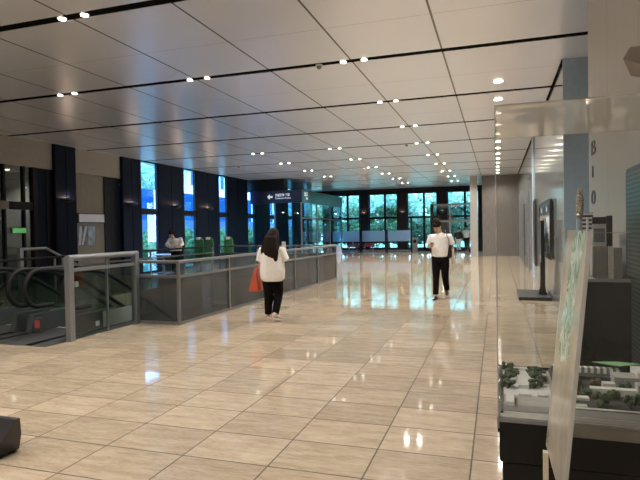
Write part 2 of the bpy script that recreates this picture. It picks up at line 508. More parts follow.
# left wall --------------------------------------------------------------
COLS = [(13.5, 14.4), (16.7, 17.78), (18.9, 20.8), (21.8, 23.98), (24.85, 27.2), (28.15, 30.25), (31.28, 33.3), (34.3, 36.4), (37.4, 38.2)]
b = MB(); sills = MB()
for i, (a, c) in enumerate(COLS):
    p = MB().box(WX-.02, WX+.12, a, c, 0, ZC).box(WX+.12, WX+.135, a+.02, (a+c)/2-.015, .02, ZC-.02).box(WX+.12, WX+.135, (a+c)/2+.015, c-.02, .02, ZC-.02)
    struct(f'column_{i+2}', p, 'dark_blue_panel', f'dark blue panelled column of the left wall, number {i+1} from the near end')
wins = [(COLS[i][1], COLS[i+1][0]) for i in range(1, 8)]
struct('wall_left', MB().box(WX-.35, WX, -7, 6, 0, ZC), 'beige_panel', 'left wall near the viewpoint')
struct('trim_5', MB().box(WX-.3, WX+.03, 6, 13.5, 3.6, ZC), 'beige_beam', 'beige panelled beam above the shop glazing')
struct('trim_6', MB().box(WX-.3, WX+.03, 14.4, 16.7, 3.6, ZC), 'beige_beam', 'beige panelled beam between the first two columns')
struct('wall_left_bay', MB().box(WX-.35, WX-.1, 14.4, 15.95, 0, 3.6), 'beige_panel', 'beige wall bay between the first two dark columns')
struct('wall_left_dark', MB().box(WX-.35, WX-.06, 15.95, 16.75, 0, 3.6), 'dark_bronze', 'dark recess beside the second column')
for i, (a, c) in enumerate(wins):
    w = thing(f'window_{i+1}', (WX-.15, (a+c)/2, 0), f'tall narrow window number {i+1} of the left wall', 'window'); w['kind'] = 'structure'
    f = MB(); x0, x1 = WX+.02, WX+.115
    f.box(x0, x1, a, a+.05, 0, ZC).box(x0, x1, c-.05, c, 0, ZC).box(x0, x1, a+.05, c-.05, 2.3, 2.54).box(x0, x1, a+.05, c-.05, 0, .06).box(x0, x1, a+.05, c-.05, ZC-.04, ZC)
    f.build('window_frame', 'dark_bronze', w, True)
    MB().box(WX+.06, WX+.07, a+.05, c-.05, 2.54, ZC-.04).build('upper_pane', 'window_blue', w, True)
    MB().box(WX+.06, WX+.07, a+.05, c-.05, .06, 2.3).build('lower_pane', 'window_blue', w, True)

# shop glazing at the far left (before the first column)
sg = thing('window_20', (WX, 10, 0), 'dim glazed shop front under the beige beam at far left', 'window'); sg['kind'] = 'structure'
f = MB()
for y in (6.02, 7.6, 9.2, 10.8, 11.75, 12.42): f.box(WX-.1, WX, y, y+.07, 0, 3.6)
f.box(WX-.1, WX, 6, 12.9, 0, .12)
f.build('window_frame', 'dark_bronze', sg, True)
MB().box(WX-.1, WX+.02, 6.0, 11.9, 2.32, 2.55).build('transom_board', 'beige_panel', sg, True)
MB().box(WX-.1, WX+.02, 11.9, 12.75, 2.32, 2.55).build('dark_transom', 'dark_bronze', sg, True)
MB().box(WX-.06, WX-.05, 6.0, 12.9, .12, 3.6).build('pane', 'dark_partition', sg, True)
MB().box(WX-.12, WX+.04, 12.75, 12.9, 0, 3.6).box(WX-.12, WX, 13.28, 13.5, 0, 3.6).build('door_jamb', 'dark_bronze', sg, True)
MB().box(WX-.1, WX-.02, 12.95, 13.28, 0, 3.6).build('door_panel', 'dark_blue_panel', sg, True)
struct('wall_shop', MB().box(WX-3.6, WX-3.4, 4, 14.4, 0, 3.7).box(WX-3.4, WX-.35, 3.9, 4, 0, 3.7).box(WX-3.4, WX-.36, 14.25, 14.4, 0, 3.7), 'beige_panel', 'grey walls of the room behind the shop glazing')
struct('floor_shop', MB().box(WX-3.6, WX-.4, 4, 14.4, -.3, 0), 'void_dark', 'floor of the room behind the shop glazing')
for i, y in enumerate((8.2, 13.4)):
    t = thing('shop_downlight', (WX-1.7, y, 3.7), ['round lamp in the shop ceiling behind the glazing, nearer the viewer', 'round lamp in the shop ceiling seen beside the first dark column'][i], 'ceiling light', 'lamps in the shop ceiling')
    MB().tube([(0,0,-.02), (0,0,0)], .11, 18).build('housing', 'steel', t, smooth=True)
    MB().tube([(0,0,-.028), (0,0,-.02)], .09, 18).build('lens', 'lamp_glow', t, smooth=True)
    lamp_at(t, 'lamp', (0,0,-.06), 160)
struct('ceiling_shop', MB().box(WX-3.6, WX-.3, 4, 14.4, 3.7, 3.9), 'void_dark', 'ceiling of the room behind the shop glazing')

# back wall ---------------------------------------------------------------
struct('wall_back', MB().box(-13.6, 2.6, BY-.1, BY+.2, 4.06, ZC), 'dark_bronze', 'dark beam above the windows of the back wall')
bcols = [-11.78, -9.03, -6.3, -3.55, -.8]
for i, x in enumerate(bcols):
    struct(f'column_{i+20}', MB().box(x-.34, x+.34, BY-.3, BY+.15, 0, 4.06), 'dark_bronze', f'dark column of the back wall, number {i+1} from its left end')
for i in range(4):
    a, c = bcols[i]+.34, bcols[i+1]-.34
    w = thing(f'window_{i+30}', ((a+c)/2, BY, 0), f'wide bright window number {i+1} from the left of the back wall', 'window'); w['kind'] = 'structure'
    y0, y1 = BY-.06, BY+.06; mx = a+(c-a)*.56
    f = MB().box(a, c, y0, y1, 2.28, 2.42).box(a, c, y0, y1, 0, .24).box(a, c, y0, y1, 4.0, 4.06).box(a, a+.06, y0, y1, 0, 4.06).box(c-.06, c, y0, y1, 0, 4.06).box(mx-.07, mx+.07, y0, y1, 0, 4.06)
    f.build('window_frame', 'dark_bronze', w, True)
    MB().box(a, c, BY-.006, BY+.006, 2.42, 4.0).build('upper_pane', 'window_cyan', w, True)
    MB().box(a, c, BY-.006, BY+.006, .24, 2.28).build('lower_pane', 'window_cyan', w, True)

# ------------------------------------------------------------------ downlights
def make_downlight(name, label, group, r, loc, E_):
    t = thing(name, loc, label, 'ceiling light', group)
    MB().tube([(0,0,.0), (0,0,.06)], r+.018, 20).build('housing', 'steel', t, smooth=True)
    MB().tube([(0,0,-.012), (0,0,.004)], r, 20).build('lens', 'lamp_glow', t, smooth=True)
    lamp_at(t, 'lamp', (0,0,-.06), E_)
    return t
PAIR_E, BIG_E = 150, 170
p0 = make_downlight('slot_downlight', 'small round downlight in a black ceiling slot', 'paired downlights in the ceiling slots', .047, (-5.37, 5.75, ZC), PAIR_E)
b0 = make_downlight('round_downlight', 'larger round downlight of the row along the right side of the ceiling', 'single row of downlights beside the right wall', .085, (.05, 11.1, ZC-.004), BIG_E)
rows = {5.75: (-5.2,), 8.85: (-8.2, -5.2, -2.25), 11.95: (-2.27,), 15.05: (-2.29,), 18.15: (-8.28, -5.35, -2.33), 21.25: (-8.45, -5.4, -2.33), 24.35: (-8.5, -5.4, -2.35), 27.45: (-8.5, -5.4, -2.36), 30.55: (-5.4, -2.36),
        33.65: (-5.4, -2.4), 2.65: (-5.2, -2.25), -.45: (-8.2, -5.2, -2.25), -3.55: (-8.2, -5.2, -2.25)}
names_row = {5.75: 'first', 8.85: 'second', 11.95: 'third', 15.05: 'fourth', 18.15: 'fifth', 21.25: 'sixth', 24.35: 'seventh', 27.45: 'eighth', 30.55: 'ninth', 33.65: 'tenth'}
first = True
for y, xs in rows.items():
    for x in xs:
        for s_ in (-1, 1):
            pos = (x + .18*s_, y, ZC)
            side = 'left' if s_ < 0 else 'right'
            cl = {-8: 'left', -5: 'middle', -2: 'right'}.get(int(x), 'middle')
            lab = f'{side} lamp of the {cl} downlight pair in the {names_row.get(y, "hidden")} ceiling slot from the camera'
            if y < 5: lab = 'downlight in a ceiling slot above and behind the viewpoint'
            if first: p0['label'] = lab; p0.location = pos; first = False
            else: dup(p0, pos, lab)
ords = ['first', 'second', 'third', 'fourth', 'fifth', 'sixth', 'seventh', 'eighth', 'ninth', 'tenth', 'eleventh', 'twelfth', 'thirteenth']
for k in range(13):
    lab = f'{ords[k]} lamp from the camera in the downlight row beside the right wall'
    if k == 0: b0['label'] = lab
    else: dup(b0, (.05, 11.1 + 1.56*k, ZC-.004), lab)
# little white detectors on the ceiling
d0 = thing('smoke_detector', (-2.86, 8.85, ZC), 'small white round detector in the second black ceiling slot', 'detector', 'ceiling detectors')
MB().tube([(0,0,-.03), (0,0,.0)], .06, 16).build('base', 'white_paint', d0, smooth=True)
MB().ball((0,0,-.04), (.045,.045,.04)).build('dome', 'steel', d0, smooth=True)
dup(d0, (-2.85, 18.2, ZC), 'small white round detector in the fifth black ceiling slot')
dup(d0, (-10.6, 21.25, ZC), 'small white round detector near the tall left windows')

# ------------------------------------------------------------------ wall sconces
s0 = thing('wall_sconce', (WX+.13, 13.98, 2.72), 'half bowl uplighter on the first dark column at left', 'wall lamp', 'half bowl uplighters')
prof = []
seg = 14; rr = .2
bm_ = MB(); ring_n = 5; vs = []; fs = []
for i in range(ring_n+1):
    z = -.10*(1-(i/ring_n)**2) if False else -.12*math.cos(PI/2*i/ring_n); r = .2*math.sin(PI/2*i/ring_n)+.004
    for k in range(seg+1):
        a = -PI/2 + PI*k/seg
        vs.append((r*math.cos(a), r*math.sin(a), z))
for i in range(ring_n):
    for k in range(seg):
        q = i*(seg+1)+k; fs.append((q, q+1, q+seg+2, q+seg+1))
bm_.add(vs, fs); so = bm_.build('bowl', 'frame_dark', s0, smooth=True)
so.modifiers.new('thick', 'SOLIDIFY').thickness = .008
MB().tube([(.07,0,-.06), (.07,0,-.02)], .03, 12).build('bulb', 'sconce_glow', s0, smooth=True)
def up_lamp(parent):
    L = bpy.data.lights.new('glow', 'POINT'); L.energy = 7; L.color = (1, .70, .48); L.shadow_soft_size = .03
    o = bpy.data.objects.new('glow', L); COL.objects.link(o); o.location = (.10, 0, .0); o.parent = parent
up_lamp(s0)
for i, y in enumerate((17.25, 20.2, 23.0)):
    dup(s0, (WX+.13, y, 2.72), f'half bowl uplighter on the {["second", "third", "fourth"][i]} dark column at left')
for i, x in enumerate(bcols[1:4]):
    dup(s0, (x, BY-.3, 2.72), f'half bowl uplighter on the {["left", "middle", "right"][i]} dark column of the back windows', rz=-PI/2)

# ------------------------------------------------------------------ signs on the left wall
t = thing('wall_sign', (WX-.1, 15.3, 2.1), 'white lit rectangular sign on the beige bay between dark columns', 'sign')
MB().box(WX-.1, WX-.02, 14.62, 15.88, 1.95, 2.28).build('box', 'frame_dark', t, True)
MB().box(WX-.02, WX-.005, 14.65, 15.85, 1.98, 2.25).build('face', 'lit_panel', t, True)
t = thing('wall_poster', (WX-.098, 15.0, 1.5), 'square poster with white and blue stripes below the white sign', 'poster')
MB().box(WX-.098, WX-.06, 14.6, 15.45, 1.18, 1.86).build('backing', 'poster_print', t, True)
MB().prism([(14.64, 1.2), (14.74, 1.2), (14.82, 1.84), (14.70, 1.84)], 0, WX-.06, WX-.055).build('stripe', 'paper_white', t, True)
MB().prism([(14.78, 1.2), (14.86, 1.2), (15.06, 1.84), (14.96, 1.84)], 0, WX-.06, WX-.055).build('stripe', 'paper_white', t, True)
MB().box(WX-.06, WX-.054, 15.1, 15.42, 1.2, 1.84).build('stripe', 'paper_blue', t, True)
t = thing('exit_sign', (WX+.1, 12.05, 1.9), 'small green lit sign on the shop glazing at far left', 'sign')
MB().box(WX+.0, WX+.05, 11.95, 12.45, 1.62, 1.80).build('box', 'frame_dark', t, True)
MB().box(WX+.05, WX+.06, 11.97, 12.43, 1.64, 1.78).build('face', 'sign_green', t, True)

# ------------------------------------------------------------------ glass room with the sign fascia
KX, KY0, KY1 = -10.0, 27.5, 35.5
struct('trim_7', MB().box(WX-.3, -11.0, KY0, KY0+.3, 3.75, ZC), 'dark_bronze', 'dark bulkhead above the sign fascia')
k = thing('glass_room', (KX, KY0, 0), 'blue glazed room with dark sign fascia in the far left corner', 'glass room')
MB().box(WX+.14, KX, KY0, KY0+.12, 3.08, 3.78).build('sign_fascia', 'sign_navy', k, True)
MB().box(KX-.12, KX, KY0+.12, KY1, 3.08, 3.78).build('side_fascia', 'fascia_green', k, True)
MB().box(WX+.14, KX-.12, KY0+.12, KY1, 3.62, 3.72).build('roof_panel', 'dark_bronze', k, True)
for (x, y) in ((KX-.06, KY0+.06), (KX-.06, KY0+2.7), (KX-.06, KY0+5.3), (KX-.06, KY1-.06), (-11.6, KY0+.06)):
    MB().box(x-.035, x+.035, y-.035, y+.035, 0, 3.08).build('post', 'rail_steel', k, True)
for (a, c) in ((KY0+.1, KY0+2.66), (KY0+2.74, KY0+5.26), (KY0+5.34, KY1-.1)):
    MB().box(KX-.066, KX-.054, a, c, .05, 3.08).build('glass_wall', 'kiosk_glass', k, True)
MB().box(-11.56, KX-.1, KY0+.054, KY0+.066, .05, 3.08).build('glass_wall', 'kiosk_glass', k, True)
MB().box(KX-.09, KX-.03, KY0+.1, KY1-.1, 2.2, 2.27).build('transom', 'rail_steel', k, True)
fy = KY0-.004
ar = MB().prism([(-12.02, 3.43), (-11.87, 3.58), (-11.87, 3.48), (-11.70, 3.48), (-11.70, 3.38), (-11.87, 3.38), (-11.87, 3.28)], 1, fy-.006, fy)
ar.build('arrow', 'sign_white', k, True)
o_ = Vector((KX, KY0, 0))
text_mesh('sign_lettering', '会議室棟 下階', .175, 'sign_white', k, Vector((-11.55, fy, 3.455))-o_, (PI/2, 0, 0)).scale = (.78, 1, 1)
text_mesh('sign_lettering', 'Conference Rooms', .13, 'sign_white', k, Vector((-11.55, fy, 3.31))-o_, (PI/2, 0, 0)).scale = (.9, 1, 1)
text_mesh('fascia_lettering', '出口', .27, 'sign_white', k, Vector((KX+.004, KY0+.4, 3.47))-o_, (PI/2, 0, PI/2))
text_mesh('fascia_lettering', 'Exit', .16, 'sign_white', k, Vector((KX+.004, KY0+.7, 3.28))-o_, (PI/2, 0, PI/2))

# ------------------------------------------------------------------ railings
def post_box(root, x, y, h, w=.05, m='steel', name='post', d=None):
    d = d or w
    return MB().box(x-w/2, x+w/2, y-d/2, y+d/2, 0, h).build(name, m, root, True, bevel=.006)
r1 = thing('escalator_railing', (-6.0, 7.2, 0), 'taller steel railing with clear glass beside the escalator, ending in a thick post', 'railing')
post_box(r1, -6.0, 6.42, 1.25, .095); post_box(r1, -6.0, 7.95, 1.25, .10)
post_box(r1, -6.02, 7.25, 1.25, .035)
MB().tube([(-6.0, 6.39, 1.225), (-6.0, 8.0, 1.225)], .045, 14).build('top_rail', 'steel', r1, True, smooth=True)
MB().box(-6.03, -5.97, 6.42, 7.95, 1.02, 1.07).build('middle_rail', 'steel', r1, True)
MB().box(-6.008, -5.996, 6.48, 7.9, .06, 1.02).build('glass_panel', 'balustrade_glass', r1, True)
MB().box(-6.09, -6.05, 6.6, 6.66, .78, .86).build('button_box', 'paper_white', r1, True)

r2 = thing('atrium_railing', (-5.05, 12, 0), 'long steel railing with smoked glass panels along the floor opening', 'railing')
RXX = -5.05
ys = [8.0 + 1.72*i for i in range(6)]
for y in ys: post_box(r2, RXX, y, 1.05, .05, 'rail_steel')
post_box(r2, -5.9, 8.0, 1.05, .05, 'rail_steel')
tr = MB()
tr.box(RXX-.07, RXX+.05, 7.95, 16.65, 1.05, 1.10); tr.box(-5.95, RXX-.07, 7.95, 8.05, 1.05, 1.10); tr.box(HX0, RXX-.07, 16.55, 16.65, 1.05, 1.10)
tr.build('top_rail', 'rail_steel', r2, True, bevel=.012)
MB().box(RXX-.03, RXX+.02, 8.0, 16.6, .80, .845).box(-5.93, RXX-.03, 7.975, 8.025, .80, .845).box(HX0, RXX-.03, 16.575, 16.62, .80, .845).build('middle_rail', 'rail_steel', r2, True)
for i in range(5):
    MB().box(RXX-.012, RXX, ys[i]+.03, ys[i+1]-.03, .05, .80).build('smoked_panel', 'smoke_glass', r2, True)
    MB().box(RXX-.012, RXX-.004, ys[i]+.03, ys[i+1]-.03, .845, 1.05).build('upper_glass', 'clear_glass', r2, True)
MB().box(-5.87, RXX-.03, 7.994, 8.006, .05, .80).build('smoked_panel', 'smoke_glass', r2, True)
for i in range(3):
    a = HX0 + (RXX-HX0)*i/3; c = HX0 + (RXX-HX0)*(i+1)/3
    MB().box(a+.03, c-.05, 16.594, 16.606, .05, .80).build('smoked_panel', 'smoke_glass', r2, True)
    post_box(r2, a+.03, 16.6, 1.05, .05, 'rail_steel')
MB().box(RXX-.03, RXX+.02, 8.02, 16.6, 0, .05).box(-5.9, RXX-.03, 7.975, 8.02, 0, .05).build('bottom_channel', 'rail_steel', r2, True)

r2.rotation_euler = (0, 0, -.030)
r3 = thing('far_railing', (HX0-.06, 12, 0), 'dark topped railing along the far side of the floor opening', 'railing')
FX = HX0-.06
for y in [6.1 + 1.75*i for i in range(7)]: post_box(r3, FX, y, 1.05, .04, 'rail_steel')
MB().box(FX-.05, FX+.05, 6.05, 16.7, 1.05, 1.10).build('top_rail', 'rubber_black', r3, True, bevel=.01)
MB().box(FX-.02, FX+.02, 6.05, 16.7, .84, .88).build('middle_rail', 'rail_steel', r3, True)
for i in range(6):
    MB().box(FX-.006, FX+.006, 6.14+1.75*i, 7.81+1.75*i, .05, .84).build('glass_panel', 'balustrade_glass', r3, True)
r4 = thing('stair_handrail', (-9.75, 8.7, 0), 'steel handrail that levels out then slopes down behind the escalators', 'handrail')
XH = -9.85
post_box_pts = [(XH, 9.15, 1.27), (XH, 9.85, 1.27), (XH, 10.75, .85), (XH, 12.2, .25)]
MB().tube(post_box_pts, .03, 10).build('rail', 'steel', r4, True, smooth=True)
post_box(r4, XH, 9.15, 1.3, .09); post_box(r4, XH, 10.35, 1.02, .04)

# ------------------------------------------------------------------ escalators
def esc_path(off=0., r=.3):
    """handrail line in (y, z): down slope, level, round the newel end, back"""
    zt, zb = 1.0+off, .4-off
    pts = [(13.6, 5.37-.577*13.6+off), (8.2, 5.37-.577*8.2+off), (7.85, .835+off*.98), (7.6, .935+off), (7.35, .985+off), (7.02, zt)]
    rc = (zt-zb)/2; cz = (zt+zb)/2
    for k_ in range(1, 12):
        a = PI/2 + PI*k_/12
        pts.append((7.02+rc*math.cos(a), cz+rc*math.sin(a)))
    pts += [(7.02, zb), (7.3, zb)]
    return pts
def make_escalator(x_near, x_far, label):
    e = thing('escalator', ((x_near+x_far)/2, 7.2, 0), label, 'escalator', 'escalators going down beside the railing')
    path = esc_path()
    for x in (x_near, x_far):
        MB().tube([(x, y, z) for y, z in path], .038, 10).build('handrail', 'rubber_black', e, True, smooth=True)
        poly = [(13.6, 5.33-.577*13.6)] + [(y, z) for y, z in esc_path(-.03)][1:-1] + [(7.3, .3), (8.0, .26), (13.6, 4.68-.577*13.6)]
        MB().prism(poly, 0, x-.006, x+.006).build('balustrade', 'balustrade_glass', e, True)
        s_ = 1 if x == x_near else -1
        # skirt deck under the glass
        deck = [(6.78, 0.005), (6.86, .29), (7.9, .29), (13.6, 4.62-.577*13.6+.05), (13.6, 3.6-.577*13.6), (8.2, -.45), (7.5, .005)]
        MB().prism(deck, 0, x-.055, x+.055).build('skirt', 'escalator_clad', e, True)
        MB().box(x+s_*.056, x+s_*.066, 6.82, 7.5, .01, .28).build('newel_cladding', 'escalator_clad', e, True)
        MB().box(x+s_*.056, x+s_*.066, 7.52, 8.35, .0, .27).build('pale_cladding', 'clad_pale', e, True)
        MB().box(x+s_*.067, x+s_*.07, 7.33, 7.42, .05, .13).build('notice', 'paper_white', e, True)
    MB().box(x_far+.06, x_near-.06, 6.02, 7.3, -.06, .004).build('landing_plate', 'plate_ribs', e, True)
    MB().box(x_far+.06, x_near-.06, 7.3, 7.36, -.05, .006).build('comb', 'clad_pale', e, True)
    st0 = None
    for k_ in range(14):
        y = 7.36 + .4*k_; z = -.02 - max(0, (k_-1))*.231
        if st0 is None:
            st0 = MB().prism([(0, 0), (.4, 0), (.4, -.03), (.05, -.05), (.02, -.26), (0, -.26)], 0, x_far+.07-e.location.x, x_near-.07-e.location.x).build('step', 'step_ribs', e)
            so_ = st0
        else:
            so_ = st0.copy(); COL.objects.link(so_); so_.parent = e
        so_.location = (0, y-7.2, z)
    MB().prism([(7.3, -.3), (8.4, -.5), (13.6, 3.3-.577*13.6), (13.6, 2.9-.577*13.6), (7.3, -.9)], 0, x_far-.05, x_near+.05).build('truss', 'escalator_clad', e, True)
    MB().box(x_far+.06, x_far+.20, 6.84, 6.90, .02, .24).build('stop_console', 'escalator_clad', e, True)
    MB().box(x_far+.08, x_far+.18, 6.832, 6.84, .08, .20).build('stop_button', 'red_fabric', e, True)
    return e
make_escalator(-6.4, -7.18, 'nearer escalator going down, right behind the glass railing')
make_escalator(-7.52, -8.3, 'second escalator, partly cut by the left edge of the picture')
struct('floor_plate', MB().box(HX0, -6.05, 6.0, 6.02, -.3, .003).box(-6.34, -6.05, 6.02, HY0, -.3, .003).box(-7.46, -7.24, 6.02, 7.5, -.3, .003).box(HX0, -8.36, 6.02, 7.5, -.3, .003), 'plate_ribs', 'dark metal floor plate around the escalator heads')

# ------------------------------------------------------------------ back area furniture: glass screens, red seats, gate
for i, (a, c) in enumerate(((-11.1, -9.05), (-8.95, -7.25), (-7.15, -5.5))):
    t = thing('glass_screen', ((a+c)/2, 36.6, 0), ['low frosted glass screen nearest the glass room', 'low frosted glass screen in the middle of the back windows', 'low frosted glass screen nearest the entrance door'][i], 'screen', 'frosted glass screens before the back windows')
    for x in (a, c): MB().box(x-.045, x+.045, 36.57, 36.63, 0, 2.28 if x == c or i == 0 else 1.5).build('post', 'dark_bronze', t, True)
    MB().box(a+.05, c-.05, 36.594, 36.606, .72, 1.45).build('frosted_panel', 'frosted', t, True)
    MB().box(a+.05, c-.05, 36.58, 36.62, .60, .70).build('rail', 'dark_bronze', t, True)
    MB().box(a+.05, c-.05, 36.58, 36.62, .18, .26).build('rail', 'dark_bronze', t, True)
    MB().box(a+.05, c-.05, 36.58, 36.62, .02, .14).build('kick_plate', 'rail_steel', t, True)
t0 = thing('red_seat', (-9.75, 37.2, 0), 'left of two red seats behind the frosted glass screens', 'seat', 'red seats by the back windows')
MB().box(-.35, .35, -.25, .2, .32, .44).build('cushion', 'red_fabric', t0, bevel=.03)
MB().box(-.35, .35, .2, .28, .32, .85).build('backrest', 'red_fabric', t0, bevel=.02)
for sx in (-.3, .3): MB().box(sx-.02, sx+.02, -.22, .25, 0, .32).build('leg', 'steel', t0)
dup(t0, (-8.6, 37.2, 0), 'right of two red seats behind the frosted glass screens')
t = thing('gate_post', (-5.2, 36.2, 0), 'grey metal gate post standing before the entrance door', 'post')
MB().box(-5.36, -5.04, 36.1, 36.3, 0, .95).build('body', 'rail_steel', t, True, bevel=.02)
MB().box(-5.3, -5.1, 36.09, 36.1, .6, .8).build('reader', 'screen_black', t, True)
t = thing('barrier_pole', (-9.1, 34.8, 0), 'thin grey barrier pole before the left back window', 'post')
MB().tube([(-9.1, 34.8, .02), (-9.1, 34.8, 1.05)], .03, 10).build('pole', 'rail_steel', t, True, smooth=True)
MB().tube([(-9.1, 34.8, 0), (-9.1, 34.8, .03)], .16, 18).build('base', 'rail_steel', t, True, smooth=True)
t = thing('floor_sign', (-9.75, 33.6, 0), 'small white tapered floor sign at the corner of the glass room', 'floor sign')
fs_ = MB().loft([[(-9.95, 33.45, 0), (-9.55, 33.45, 0), (-9.55, 33.75, 0), (-9.95, 33.75, 0)], [(-9.85, 33.57, .55), (-9.65, 33.57, .55), (-9.65, 33.63, .55), (-9.85, 33.63, .55)]])
fs_.build('panel', 'white_paint', t, True)
MB().tube([(-9.8, 33.6, .55), (-9.75, 33.6, .62), (-9.7, 33.6, .55)], .012, 8).build('handle', 'white_paint', t, True)

# entrance vestibule
v = thing('entrance_vestibule', (-2.9, 37, 0), 'glass entrance vestibule with a dark left frame at the back right', 'vestibule')
MB().box(-4.2, -4.0, 36.4, 36.6, 0, 3.15).build('frame_post', 'dark_bronze', v, True)
MB().box(-1.62, -1.5, 36.4, 36.6, 0, 3.15).build('frame_post', 'dark_bronze', v, True)
MB().box(-2.95, -2.87, 36.45, 36.55, 0, 3.05).build('frame_post', 'rail_steel', v, True)
MB().box(-4.0, -1.62, 36.42, 36.58, 3.05, 3.15).box(-4.0, -1.62, 36.45, 36.55, 1.95, 2.08).build('header', 'rail_steel', v, True)
MB().box(-4.0, -2.95, 36.494, 36.506, .05, 3.05).build('glass_wall', 'kiosk_glass', v, True)
MB().box(-2.87, -1.62, 36.494, 36.506, .05, 1.95).build('glass_door', 'clear_glass', v, True)
MB().box(-2.87, -1.62, 36.494, 36.506, 2.08, 3.05).build('glass_wall', 'kiosk_glass', v, True)
MB().box(-4.15, -4.09, 36.6, 37.66, 0, 3.1).build('side_frame', 'kiosk_glass', v, True)
arc = [(-2.95 + .1*i, 36.7, 2.75 + .22*math.sin(PI*i/13*1.6)) for i in range(14)]
MB().tube(arc, .05, 8).build('door_arm', 'outside_blue', v, True, smooth=True)

# ------------------------------------------------------------------ lounge on the far left: table, green chairs
t = thing('round_table', (-12.4, 18.2, 0), 'small round white table by the tall left windows', 'table')
MB().tube([(0,0,.70), (0,0,.735)], .42, 28).build('tabletop', 'white_paint', t, smooth=True)
MB().tube([(0,0,.02), (0,0,.70)], .035, 12).build('leg', 'steel', t, smooth=True)
MB().tube([(0,0,0), (0,0,.02)], .25, 24).build('base', 'steel', t, smooth=True)
def chair_at(x, y, label):
    global gc0
    if gc0 is None:
        t = thing('lounge_chair', (x, y, 0), label, 'chair', 'green high back chairs beyond the railing', .3)
        MB().box(-.17, .17, -.25, .2, .40, .54).build('seat', 'green_fabric', t, bevel=.03)
        MB().loft([[(-.17, .15, .5), (.17, .15, .5), (.17, .25, .5), (-.17, .25, .5)], [(-.175, .17, 1.05), (.175, .17, 1.05), (.175, .26, 1.05), (-.175, .26, 1.05)],
                   [(-.16, .19, 1.27), (.16, .19, 1.27), (.16, .27, 1.27), (-.16, .27, 1.27)], [(-.10, .20, 1.36), (.10, .20, 1.36), (.10, .26, 1.36), (-.10, .26, 1.36)]]).build('backrest', 'green_fabric', t, smooth=True, bevel=.02)
        MB().box(-.11, .05, .165, .285, 1.28, 1.375).build('headrest_cover', 'white_fabric', t, bevel=.01)
        for sx in (-.14, .14):
            for sy in (-.2, .18): MB().tube([(sx, sy, 0), (sx*.9, sy*.9, .41)], [.014, .02], 8).build('leg', 'steel', t)
        gc0 = t
    else: dup(gc0, (x, y, 0), label)
gc0 = None
chair_at(-10.75, 18.0, 'green high back chair next to the person in white')
chair_at(-10.33, 18.0, 'green high back chair in the middle of the three')
chair_at(-9.5, 18.0, 'green high back chair standing alone on the right')

# ------------------------------------------------------------------ black bag at the left edge of the picture
t = thing('tote_bag', (-3.62, 3.0, 0), 'black bag standing on the floor, cut by the left picture edge', 'bag')
bagv = [[(-3.95, 2.86, .0), (-3.37, 2.86, .0), (-3.37, 3.04, .0), (-3.95, 3.04, .0)],
        [(-3.97, 2.84, .015), (-3.355, 2.84, .015), (-3.355, 3.06, .015), (-3.97, 3.06, .015)],
        [(-4.0, 2.87, .14), (-3.30, 2.87, .14), (-3.30, 3.03, .14), (-4.0, 3.03, .14)],
        [(-4.05, 2.93, .285), (-3.245, 2.93, .278), (-3.245, 2.97, .278), (-4.05, 2.97, .285)]]
MB().loft(bagv).build('body', 'black_leather', t, True)
for y in (2.92, 2.97):
    MB().tube([(-3.85, y, .25), (-3.82, y, .40), (-3.7, y, .47), (-3.6, y, .40), (-3.58, y, .25)], .01, 8).build('handle', 'black_leather', t, True, smooth=True)

#@@PART2@@
# ------------------------------------------------------------------ architectural model in its acrylic case
MY0, MY1, MX1 = 2.2, 3.0, 1.02
c = thing('model_case', (.5, 2.6, 0), 'architectural model in a tall clear acrylic case on a black plinth', 'display case')
MB().box(0.012, MX1, MY0+.012, MY1-.01, 0, .66).build('plinth', 'black_lacquer', c, True)
MB().box(0, MX1, MY0, MY1, .668, .79).build('plinth_top', 'black_lacquer', c, True)
MB().box(0.02, MX1-.01, MY0+.02, MY1-.02, .66, .668).build('plinth_groove', 'black_slot', c, True)
MB().box(-.006, .235, MY0-.007, MY0-.004, .785, .824).build('dark_strip', 'black_lacquer', c, True)
MB().box(-.004, MX1, MY0-.004, MY1+.004, .79, .832).build('rim', 'rim_grey', c, True)
MB().box(-.008, .0, MY0-.008, MY1+.008, .80, .845).box(-.008, .235, MY0-.009, MY0-.001, .826, .836).box(-.008, .3, MY1, MY1+.008, .80, .85).build('chrome_edge', 'steel', c, True)
MB().box(.005, .016, MY0+.05, MY1-.02, .842, .850).build('dark_frame', 'frame_dark', c, True)
MB().box(.016, .24, MY1-.03, MY1-.015, .842, .855).build('dark_frame', 'frame_dark', c, True)
MB().box(.004, MX1-.004, MY0+.006, MY1-.006, .832, .842).build('model_base', 'model_ground', c, True)
zt = 2.04; th = .006
MB().box(-.004, MX1, MY0-.004, MY0-.004+th, .845, zt).build('front_pane', 'acrylic', c, True)
MB().box(-.004, -.004+th, MY0+.003, MY1-.003, .845, zt).build('side_pane', 'acrylic', c, True)
MB().box(-.004, MX1, MY1-.004, MY1+.002, .845, zt).build('back_pane', 'acrylic', c, True)
MB().box(-.004, MX1, MY0-.004, MY1+.002, zt, zt+.006).build('lid', 'lid_acrylic', c, True)
e = MB(); w_ = .0045
for y in (MY0-.004, MY1): e.box(-.006, -.006+w_, y, y+w_, .84, zt+.006)
e.box(-.006, MX1, MY0-.006, MY0-.006+w_, zt+.002, zt+.007).box(-.006, -.006+w_, MY0, MY1, zt+.002, zt+.007)
e.build('edge_highlight', 'acrylic_edge', c, True)  # pale strips paint the bright highlight along the acrylic edges
